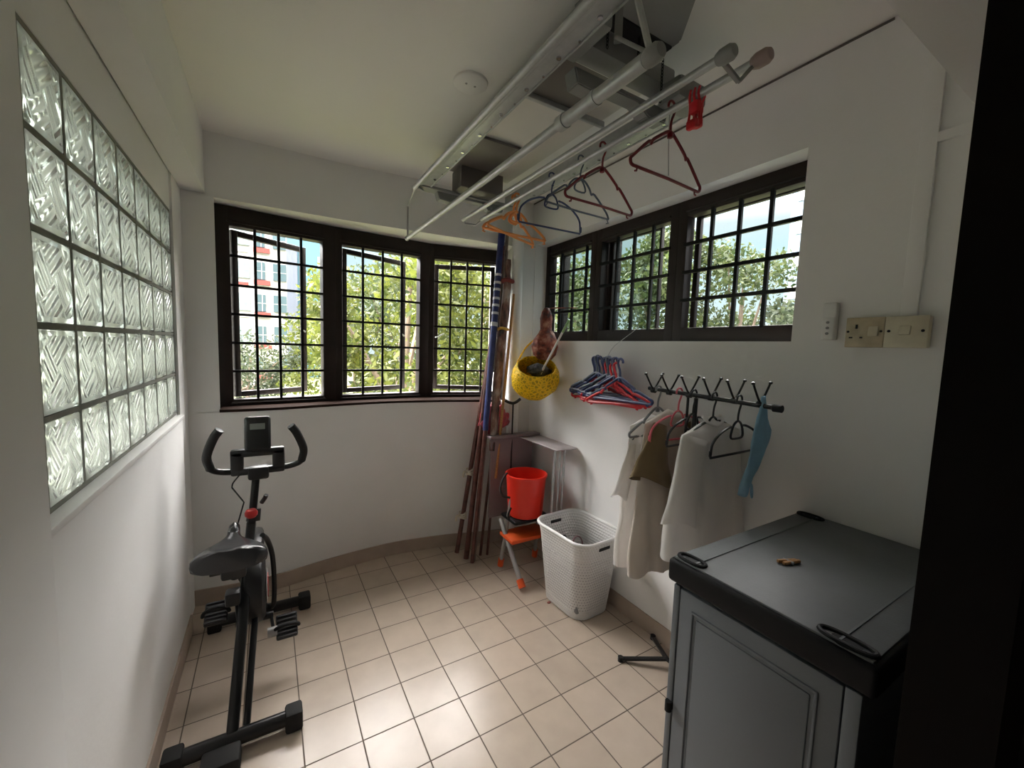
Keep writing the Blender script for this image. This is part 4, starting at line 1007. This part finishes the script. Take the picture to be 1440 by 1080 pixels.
# flywheel housing
b = B(); fc = Vector((-.085, 2.20, .375)); lathe(b, fc, [(0, -.045), (.13, -.045), (.150, -.032), (.158, 0), (.150, .032), (.13, .045), (0, .045)], 40, axis='X'); fh = obj('flywheel_housing', b, M['black'], t)
b = B(); lathe(b, fc+Vector((.046, 0, 0)), [(0, 0), (.075, 0), (.080, .004), (.070, .008), (0, .008)], 30, axis='X'); obj('side_disc', b, M['greymetal'], fh, label='grey round disc on the housing side')
b = B(); lathe(b, fc+Vector((.054, 0, 0)), [(.040, 0), (.055, 0), (.055, .003), (.040, .003)], 24, axis='X'); obj('red_emblem', b, M['knob'], fh, label='dark red ring on the disc')
b = B(); box(b, -.125, -.045, 2.19, 2.40, .40, .60, .025); box(b, -.115, -.055, 2.30, 2.44, .15, .42, .02); obj('belt_cover', b, M['black'], t)
b = B(); tube(b, spline([(-.050, 2.26, .60), (-.030, 2.33, .54), (-.010, 2.40, .42), (-.004, 2.44, .25), (-.008, 2.47, .12), (-.02, 2.53, .06)], 5), .012, 12); obj('side_strut', b, M['blackmetal'], t)
# cranks and pedals
cc = Vector((-.085, 2.17, .235))
b = B(); cyl(b, cc+Vector((-.075, 0, 0)), cc+Vector((.075, 0, 0)), .016, 14)
bar(b, cc+Vector((.065, 0, 0)), Vector((-.010, 2.12, .185)), .012, .024, .003); bar(b, cc+Vector((-.065, 0, 0)), Vector((-.160, 2.22, .300)), .012, .024, .003)
crk = obj('crank', b, M['blackmetal'], t)
b = B(); cyl(b, (-.035, 2.11, .185), (.005, 2.11, .185), .022, 14); obj('crank_boss', b, M['greymetal'], crk)
def pedal(c, tilt, yaw=0, mm='black'):
    p = thingless = None
    b = B(); R = Matrix.Rotation(yaw, 3, 'Z') @ Matrix.Rotation(tilt, 3, 'X')
    def add(x0, x1, y0, y1, z0, z1, bev=.004):
        t0 = set(b.verts); box(b, x0, x1, y0, y1, z0, z1, bev); vs = [v for v in b.verts if v not in t0]
        bmesh.ops.rotate(b, verts=vs, cent=(0, 0, 0), matrix=R); bmesh.ops.translate(b, verts=vs, vec=c)
    add(-.045, .045, -.055, .055, -.012, .010, .008); o = obj('pedal', b, M['black'], crk)
    b = B()
    for q in range(6): add(-.040, .040, -.050+q*.018, -.042+q*.018, .008, .017, .003)
    obj('tread_ribs', b, M['greymetal'] if mm == 'grey' else M['rubber'], o) if False else obj('tread_ribs', b, mat('pedal_ribs', (.05, .05, .055), .5), o)
    b = B(); ring = []
    for k in range(13):
        a = PI*k/12; ring.append(R @ Vector((.050*math.cos(a), -.01, .008+.050*math.sin(a)))+Vector(c))
    tube(b, ring, .008, 8); obj('strap', b, M['rubber'], o)
for args in ((Vector((.045, 2.12, .190)), .75), (Vector((-.235, 2.20, .295)), .5)): pedal(*args)
# sub-part depth is thing > part > sub-part only: pedals belong to the bike itself
for o in [o for o in bpy.data.objects if o.name.split('.')[0] in ('pedal',)]:
    w = WO[o.name]; o.parent = t; o.location = w-WO[t.name]
# saddle
bm = B(); rows, n = 22, 30; G = []
for i in range(rows+1):
    s = i/rows                            # 0 back .. 1 nose
    y = 1.895+.285*s; w = .128*(1-s)**.55*(1 if s < .98 else .9)+.024 if s < 1 else .016
    w = .022+.112*(1/(1+math.exp((s-.45)*11)))
    if s < .06: w *= .80+.2*(s/.06)**.5
    if s > .93: w *= max(.35, math.sqrt(max(0, 1-((s-.93)/.075)**2)))
    top = .700+.020*(1-abs(s-.1))+.018*s*s-.01*math.sin(s*PI); thick = .092-.055*s
    ring = []
    for k in range(n):
        a = 2*PI*k/n; ca, sa = math.cos(a), math.sin(a)
        x = w*ca; z = top-thick*.5+(thick*.5)*(abs(sa)**.6)*(1 if sa >= 0 else -1)-(abs(ca)**3)*.012*(1-s)
        if sa > 0: z -= .008*math.exp(-(x/.018)**2)*(1 if s < .8 else 0)
        ring.append(bm.verts.new((-.155+x, y, z)))
    G.append(ring)
for i in range(rows):
    for k in range(n): bm.faces.new((G[i][k], G[i][(k+1) % n], G[i+1][(k+1) % n], G[i+1][k]))
bm.faces.new(G[0]); bm.faces.new(G[-1][::-1]); bmesh.ops.recalc_face_normals(bm, faces=bm.faces); obj('saddle', bm, M['saddle'], t, smooth=60)
# handlebar, console
hb = Vector((-.062, 2.35, .905))
L = [hb+Vector((-.140, -.150, .240)), hb+Vector((-.165, -.140, .200)), hb+Vector((-.196, -.095, .11)), hb+Vector((-.190, -.045, .040)), hb+Vector((-.150, -.012, .010)), hb+Vector((-.08, 0, 0)), hb+Vector((0, 0, 0))]
Rr = [Vector((2*hb.x-p.x, p.y, p.z)) for p in L[::-1]][1:]
b = B(); tube(b, spline(L+Rr, 6), .0145, 14); hbo = obj('handlebar', b, M['blackmetal'], t)
for s, PP in ((0, L[:4]), (1, Rr[-4:])):
    b = B(); tube(b, spline(PP, 6), .0185, 14); obj('grip', b, M['rubber'], hbo)
b = B(); box(b, hb.x-.045, hb.x+.045, hb.y-.03, hb.y+.03, hb.z-.045, hb.z+.02, .012); obj('stem_clamp', b, M['black'], t)
b = B()     # bracket plate with an opening
for (x0, x1, z0, z1) in ((-.115, -.060, .0, .105), (.060, .115, .0, .105), (-.115, .115, .072, .112), (-.115, .115, -.018, .018)): box(b, hb.x+x0, hb.x+x1, hb.y-.022, hb.y+.012, hb.z+z0, hb.z+z1, .010)
obj('bottle_bracket', b, M['black'], t)
b = B(); R = Matrix.Rotation(math.radians(-14), 3, 'X'); box(b, hb.x-.056, hb.x+.056, hb.y-.022, hb.y+.022, hb.z+.10, hb.z+.268, .014, rot=R, seg=3); cs = obj('console', b, M['black'], t)
pc = Vector((hb.x, hb.y, hb.z+.184))
b = B(); box(b, pc.x-.032, pc.x+.032, pc.y-.0245, pc.y-.021, pc.z+.018, pc.z+.048, .002, rot=R, piv=pc); obj('display', b, mat('grey_display', (.22, .24, .23), .25), cs)
for q in (-1, 0, 1): b = B(); cyl(b, pc+Vector((q*.020, -.026, -.03)), pc+Vector((q*.020, -.018, -.03)), .007, 10); obj('button', b, M['cabgrey'], cs)
b = B(); lathe(b, Vector((-.092, 2.215, .735)), [(0, -.020), (.018, -.018), (.026, -.008), (.027, .006), (.020, .018), (0, .022)], 20); obj('tension_knob', b, M['knob'], t, label='red knob')
b = B(); tube(b, spline([(-.135, 2.33, .90), (-.165, 2.31, .865), (-.170, 2.30, .845)], 3)+[Vector((-.130, 2.28, .785)), Vector((-.122, 2.27, .775)), Vector((-.155, 2.20, .66)), Vector((-.165, 2.18, .60))], .0032, 6); obj('sensor_cable', b, M['rubber'], t)
b = B(); tube(b, [(-.05, 2.26, .765), (-.035, 2.25, .79), (-.03, 2.245, .805)], .010, 10); obj('post_bolt', b, M['black'], t)

# ------------------------------------------------------------------ small debris on the floor
bm = B(); bmesh.ops.create_icosphere(bm, subdivisions=2, radius=1)
for v in bm.verts: v.co = Vector((1.443+v.co.x*.013, 1.905+v.co.y*.010, .005+v.co.z*.005))
tagit(obj('dried_petal', bm, M['debris']), 'tiny dried reddish petal on the floor tiles beside the laundry basket', 'petal')

# ------------------------------------------------------------------ outdoors
GZ = -3.0
def grass_mat():
    m = mat('sunlit_grass', (.11, .12, .04), .9, bump=(.5, 3), var=(.35, .6)); return m
M['grass'] = grass_mat(); M['road'] = mat('pale_concrete', (.22, .21, .20), .9, var=(.06, .3))
b = B(); box(b, -60, 90, 3.6, 120, GZ-.3, GZ); struct('ground_outside', b, M['grass'], smooth=0)
b = B(); box(b, -60, -.2, 9.5, 30, GZ, GZ+.04); box(b, -1.0, 60, 30, 36, GZ, GZ+.04); struct('path_outside', b, M['road'], smooth=0)
def leaf_material(name, c0, c1):
    m = mat(name, c0, .6); nt, b_ = nodes(m); oi = N(nt, 'ShaderNodeNewGeometry')
    r = N(nt, 'ShaderNodeValToRGB'); r.color_ramp.elements[0].color = (*c0, 1); r.color_ramp.elements[1].color = (*c1, 1)
    nt.links.new(oi.outputs['Random Per Island'], r.inputs['Fac']); nt.links.new(r.outputs['Color'], b_.inputs['Base Color'])
    out = [n for n in nt.nodes if n.type == 'OUTPUT_MATERIAL'][0]
    t_ = N(nt, 'ShaderNodeBsdfTranslucent'); nt.links.new(r.outputs['Color'], t_.inputs[0]); mx = N(nt, 'ShaderNodeMixShader'); mx.inputs[0].default_value = .4
    nt.links.new(b_.outputs[0], mx.inputs[1]); nt.links.new(t_.outputs[0], mx.inputs[2]); nt.links.new(mx.outputs[0], out.inputs['Surface']); return m
M['leaf1'] = leaf_material('yellow_green_leaves', (.036, .055, .010), (.14, .155, .028))
M['leaf2'] = leaf_material('mid_green_leaves', (.022, .04, .012), (.08, .10, .032))
M['leaf3'] = leaf_material('grey_green_leaves', (.025, .04, .022), (.10, .12, .06))
M['bark'] = mat('tree_bark', (.20, .15, .11), .9, bump=(.6, 12), var=(.3, 5))
def tree(name, label, loc, h, cr, ch, m, seed, nl=5200, ls=.16, group='trees outside the windows', trunk=.16, lean=.3):
    R_ = random.Random(seed); t = thing(name, label, 'tree', (loc[0], loc[1], GZ), group)
    base = Vector((loc[0], loc[1], GZ)); b = B(); top = base+Vector((lean, 0, h*.8)); fork = base.lerp(top, .45)
    tube(b, spline([base, base.lerp(fork, .5)+Vector((.06, 0, 0)), fork, top], 5), [trunk*(1-.045*i) for i in range(16)], 10)
    cc_ = base+Vector((lean*.6, 0, h-ch*.5)); blobs = []
    for k in range(16):
        a = R_.uniform(0, 2*PI); e = R_.uniform(-.8, 1); rr = R_.uniform(.45, .85)
        p = cc_+Vector((math.cos(a)*cr*rr*math.sqrt(max(0.05, 1-e*e*.8)), math.sin(a)*cr*rr*math.sqrt(max(.05, 1-e*e*.8)), e*ch*.42)); blobs.append((p, cr*R_.uniform(.26, .46)))
        if k < 8: tube(b, spline([fork.lerp(top, R_.uniform(0, .5)), fork.lerp(p, .6)+Vector((0, 0, .2)), p], 4), [trunk*.4*(1-.09*i) for i in range(9)], 6)
    obj('trunk', b, M['bark'], t)
    bm = B()
    for k in range(nl):
        p, r_ = blobs[R_.randrange(len(blobs))]
        d = Vector((R_.gauss(0, 1), R_.gauss(0, 1), R_.gauss(0, .8))).normalized()*r_*(R_.random()**.4)
        c = p+d; u = Vector((R_.gauss(0, 1), R_.gauss(0, 1), R_.gauss(0, 1))).normalized(); w = u.cross(Vector((R_.gauss(0, 1), R_.gauss(0, 1), R_.gauss(0, 1)))).normalized()
        s = ls*R_.uniform(.5, 1.1)
        vs = [bm.verts.new(c-u*s*.5), bm.verts.new(c+w*s*.24), bm.verts.new(c+u*s*.5), bm.verts.new(c-w*s*.24)]; bm.faces.new(vs)
    obj('crown', bm, m, t, smooth=0)
    return t
tree('tree', 'yellow green tree with a pale trunk filling the middle casement', (2.5, 9.5), 7.4, 2.3, 5.6, M['leaf1'], 1, 8500, .20, trunk=.20)
tree('tree', 'bright tree seen through the right casement behind the poles', (5.6, 11.5), 7.6, 2.6, 6.2, M['leaf1'], 2, 7500, .22)
tree('tree', 'lime green tree at the right edge of the left casement', (1.75, 16.0), 5.6, 1.9, 4.6, M['leaf1'], 3, 6000, .22)
tree('tree', 'grey green bushy tree low in the left casement', (-1.15, 24.0), 4.6, 2.8, 4.2, M['leaf3'], 4, 6500, .26)
tree('tree', 'tall pale tree far behind the middle casement', (5.0, 19.0), 8.5, 3.4, 7.0, M['leaf2'], 5, 7000, .30)
tree('tree', 'leafy tree beyond the poles between the two window walls', (8.6, 14.0), 8.0, 3.2, 6.6, M['leaf2'], 6, 7000, .26)
tree('tree', 'dark green tree filling the left light of the side window', (8.2, 9.2), 8.6, 2.3, 7.0, M['leaf2'], 7, 7500, .20)
tree('tree', 'green tree in the middle light of the side window', (9.6, 7.6), 8.3, 1.9, 6.6, M['leaf2'], 8, 7500, .20)
tree('tree', 'green tree whose top shows in the right light of the side window', (11.4, 6.9), 7.9, 2.1, 5.8, M['leaf2'], 9, 7500, .20)
tree('tree', 'lower rounded tree near the right edge of the side window', (12.3, 5.4), 6.3, 1.8, 4.4, M['leaf3'], 10, 6500, .20)
tree('tree', 'pale leafy tree far behind the yellow green one', (3.9, 24.0), 9.5, 3.0, 8.5, M['leaf1'], 15, 6500, .32)
# apartment slab with window bands
M['render'] = mat('white_render', (.50, .49, .48), .8, var=(.04, .4)); M['redpaint'] = mat('red_paint', (.34, .07, .06), .7); M['glassdark'] = mat('dark_window', (.10, .15, .17), .2)
M['glassgrey'] = mat('grey_window', (.24, .30, .31), .3); M['cyanwall'] = mat('pale_blue_wall', (.09, .19, .25), .8, var=(.04, .3)); M['lilac'] = mat('lilac_wall', (.17, .19, .25), .8)  # mid grey glass, paler than the dark windows
t = thing('apartment_building', 'white apartment block with red trimmed windows seen through the left casement', 'building', (-1.6, 46, GZ), 'blocks of flats outside')
b = B(); box(b, -8.5, 1.4, 44.0, 52, GZ, 13.2); obj('wall', b, M['render'], t, smooth=0)
wm = None
for fl in range(5):
    z = GZ+1.2+fl*2.85
    b = B(); box(b, -8.5, -1.6, 43.90, 44.02, z-.35, z-.12); obj('parapet', b, M['redpaint'] if fl == 3 else M['render'], t, smooth=0)
    for k in range(7):
        x = -8.2+k*1.42
        b = B(); box(b, x, x+(1.05 if k != 5 else .8), 43.86, 43.99, z+.25, z+1.75)
        for q in range(1, 3): pass
        o = obj('window', b, M['glassdark'] if k > 4 else M['glassgrey'], t, smooth=0)
        b = B(); box(b, x+.5, x+.56, 43.84, 43.88, z+.25, z+1.75); box(b, x, x+1.05, 43.84, 43.88, z+.95, z+1.0); obj('window_bars', b, M['render'], o, smooth=0)
        if k == 5: b = B(); box(b, x-.1, x+1.2, 43.70, 43.9, z-.25, z+.15); obj('planter_box', b, M['redpaint'], t, smooth=0)
t = thing('blue_tower', 'pale blue tower block right of the white flats in the left casement', 'building', (3, 60, GZ), 'blocks of flats outside')
b = B(); box(b, 1.9, 6.8, 58, 66, GZ, 24); obj('wall', b, M['cyanwall'], t, smooth=0)
b = B(); box(b, 1.7, 3.0, 57.6, 58.1, GZ, 13); obj('stair_core', b, M['lilac'], t, smooth=0)
for k in range(5): b = B(); box(b, 5.3, 6.2, 57.85, 58.05, 2+k*3.0, 3.2+k*3.0); obj('window', b, M['render'], t, smooth=0)
t = thing('far_tower', 'pale blue tower block at the right edge of the side window', 'building', (47.5, 21.5, GZ), 'blocks of flats outside')
b = B(); box(b, 45.5, 49, 19.5, 22.6, GZ, 30); obj('wall', b, mat('hazy_blue_wall', (.15, .21, .27), .8), t, smooth=0)
for k in range(7): b = B(); box(b, 45.4, 45.55, 20.0, 22.0, 1+k*3.2, 2.3+k*3.2); obj('window', b, M['render'], t, smooth=0)
t = thing('low_building', 'long low white building behind the trees in the side window', 'building', (28, 18, GZ))
b = B(); box(b, 27, 30, 8, 30, GZ, 2.0); obj('wall', b, M['render'], t, smooth=0)
b = B(); box(b, 26.9, 27.05, 8.3, 29.7, -.5, .4); obj('window_band', b, M['glassdark'], t, smooth=0)
t = thing('parked_car', 'small dark car parked beyond the bush in the left casement', 'car', (.35, 20.5, GZ))
b = B(); P = [(-1.0, .25), (-.98, .62), (-.6, .70), (-.35, 1.08), (.45, 1.10), (.78, .72), (1.0, .62), (1.02, .25)]
f1 = [b.verts.new((.0+x, 20.0, GZ+.05+z)) for x, z in P]; f2 = [b.verts.new((.0+x, 21.4, GZ+.05+z)) for x, z in P]; b.faces.new(f1); b.faces.new(f2[::-1])
for i in range(8): b.faces.new((f1[i], f2[i], f2[(i+1) % 8], f1[(i+1) % 8]))
bmesh.ops.recalc_face_normals(b, faces=b.faces); obj('body', b, mat('car_paint', (.20, .24, .30), .3), t)
for x in (-.6, .62): b = B(); cyl(b, (x, 19.97, GZ+.30), (x, 21.43, GZ+.30), .26, 16); obj('wheel', b, M['rubber'], t)

# ------------------------------------------------------------------ light
SKY = 9.0; SKY_FILL = 36.0
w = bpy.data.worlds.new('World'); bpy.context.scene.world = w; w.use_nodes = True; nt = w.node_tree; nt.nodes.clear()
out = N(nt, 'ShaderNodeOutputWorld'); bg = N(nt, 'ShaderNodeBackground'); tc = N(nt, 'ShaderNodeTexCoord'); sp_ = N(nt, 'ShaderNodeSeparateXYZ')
nt.links.new(tc.outputs['Generated'], sp_.inputs[0]); r = N(nt, 'ShaderNodeValToRGB'); e = r.color_ramp.elements
e[0].position = .0; e[0].color = (.80, .96, 1.0, 1); e[1].position = 1.0; e[1].color = (1.0, .96, .92, 1)
x = e.new(.22); x.color = (.68, .95, 1.0, 1); x = e.new(.36); x.color = (.99, .965, .955, 1)
nt.links.new(sp_.outputs[2], r.inputs['Fac']); nt.links.new(r.outputs['Color'], bg.inputs[0])
st = N(nt, 'ShaderNodeValToRGB'); q = st.color_ramp.elements      # sky strength by elevation, raised above the visible band to light the room
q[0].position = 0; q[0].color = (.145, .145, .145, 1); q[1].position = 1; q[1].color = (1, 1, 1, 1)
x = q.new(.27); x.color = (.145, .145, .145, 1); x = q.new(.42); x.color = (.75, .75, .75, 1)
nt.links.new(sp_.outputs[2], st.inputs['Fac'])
# bright lobe added to the sky, above the visible band, to light the room
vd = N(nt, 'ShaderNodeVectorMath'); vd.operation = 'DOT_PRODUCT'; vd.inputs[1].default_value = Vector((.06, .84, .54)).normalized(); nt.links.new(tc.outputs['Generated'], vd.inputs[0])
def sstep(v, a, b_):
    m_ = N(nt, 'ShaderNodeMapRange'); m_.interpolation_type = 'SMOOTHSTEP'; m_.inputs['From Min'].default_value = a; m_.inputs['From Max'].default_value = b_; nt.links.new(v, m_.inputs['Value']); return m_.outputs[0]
sky_fill = mth(nt, 'MULTIPLY', mth(nt, 'MULTIPLY', sstep(vd.outputs['Value'], .25, .95), sstep(sp_.outputs[2], .30, .44)), SKY_FILL)
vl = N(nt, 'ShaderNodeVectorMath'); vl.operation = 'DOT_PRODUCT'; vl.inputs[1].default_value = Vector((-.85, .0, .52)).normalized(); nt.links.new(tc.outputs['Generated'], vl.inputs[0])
sky_fill = mth(nt, 'ADD', sky_fill, mth(nt, 'MULTIPLY', mth(nt, 'MULTIPLY', sstep(vl.outputs['Value'], .30, .95), sstep(sp_.outputs[2], .10, .44)), 16.0))   # second lobe added on the glass block side to brighten the room
nt.links.new(mth(nt, 'ADD', mth(nt, 'MULTIPLY', st.outputs['Color'], SKY), sky_fill), bg.inputs['Strength']); nt.links.new(bg.outputs[0], out.inputs['Surface'])
s = bpy.data.lights.new('sun', 'SUN'); s.energy = 2.0; s.angle = .02; s.color = (1, .95, .85); so = bpy.data.objects.new('sun', s); C.objects.link(so)
d = Vector((-.10, 1.0, -1.15)).normalized(); so.rotation_euler = d.to_track_quat('-Z', 'Y').to_euler()
def portal(name, loc, size, sy, direction):
    l = bpy.data.lights.new(name, 'AREA'); l.shape = 'RECTANGLE'; l.size = size; l.size_y = sy; l.cycles.is_portal = True
    o = bpy.data.objects.new(name, l); C.objects.link(o); o.location = loc; o.rotation_euler = Vector(direction).to_track_quat('-Z', 'Y').to_euler(); return o
portal('portal_back', (.69, 3.30, 1.73), 2.1, 1.3, (0, -1, 0)); portal('portal_side', (2.14, 1.75, 1.98), 2.0, .80, (-1, 0, 0)); portal('portal_blocks', (-.66, 1.92, 1.66), 1.5, 1.1, (1, 0, 0))

# ------------------------------------------------------------------ camera
Fpx, YAW, PITCH, ROLL = 573.73, .5353, .0877, .0321
f = Vector((math.sin(YAW)*math.cos(PITCH), math.cos(YAW)*math.cos(PITCH), -math.sin(PITCH)))
r0 = Vector((math.cos(YAW), -math.sin(YAW), 0)); u0 = r0.cross(f)
Rv = r0*math.cos(ROLL)+u0*math.sin(ROLL); Uv = -r0*math.sin(ROLL)+u0*math.cos(ROLL)
cam = bpy.data.cameras.new('camera'); cam.sensor_width = 36; cam.lens = 36*Fpx/1440; cam.clip_start = .02; cam.clip_end = 400
co = bpy.data.objects.new('camera', cam); C.objects.link(co)
co.matrix_world = Matrix(((Rv.x, Uv.x, -f.x, 0), (Rv.y, Uv.y, -f.y, 0), (Rv.z, Uv.z, -f.z, H), (0, 0, 0, 1)))
sc = bpy.context.scene; sc.camera = co
sc.view_settings.view_transform = 'Standard'; sc.view_settings.look = 'None'; sc.view_settings.gamma = 1; sc.view_settings.exposure = 0.0; sc.view_settings.use_curve_mapping = False
sc.cycles.max_bounces = 10; sc.cycles.diffuse_bounces = 5; sc.cycles.transparent_max_bounces = 16; sc.cycles.caustics_refractive = False; sc.cycles.caustics_reflective = False
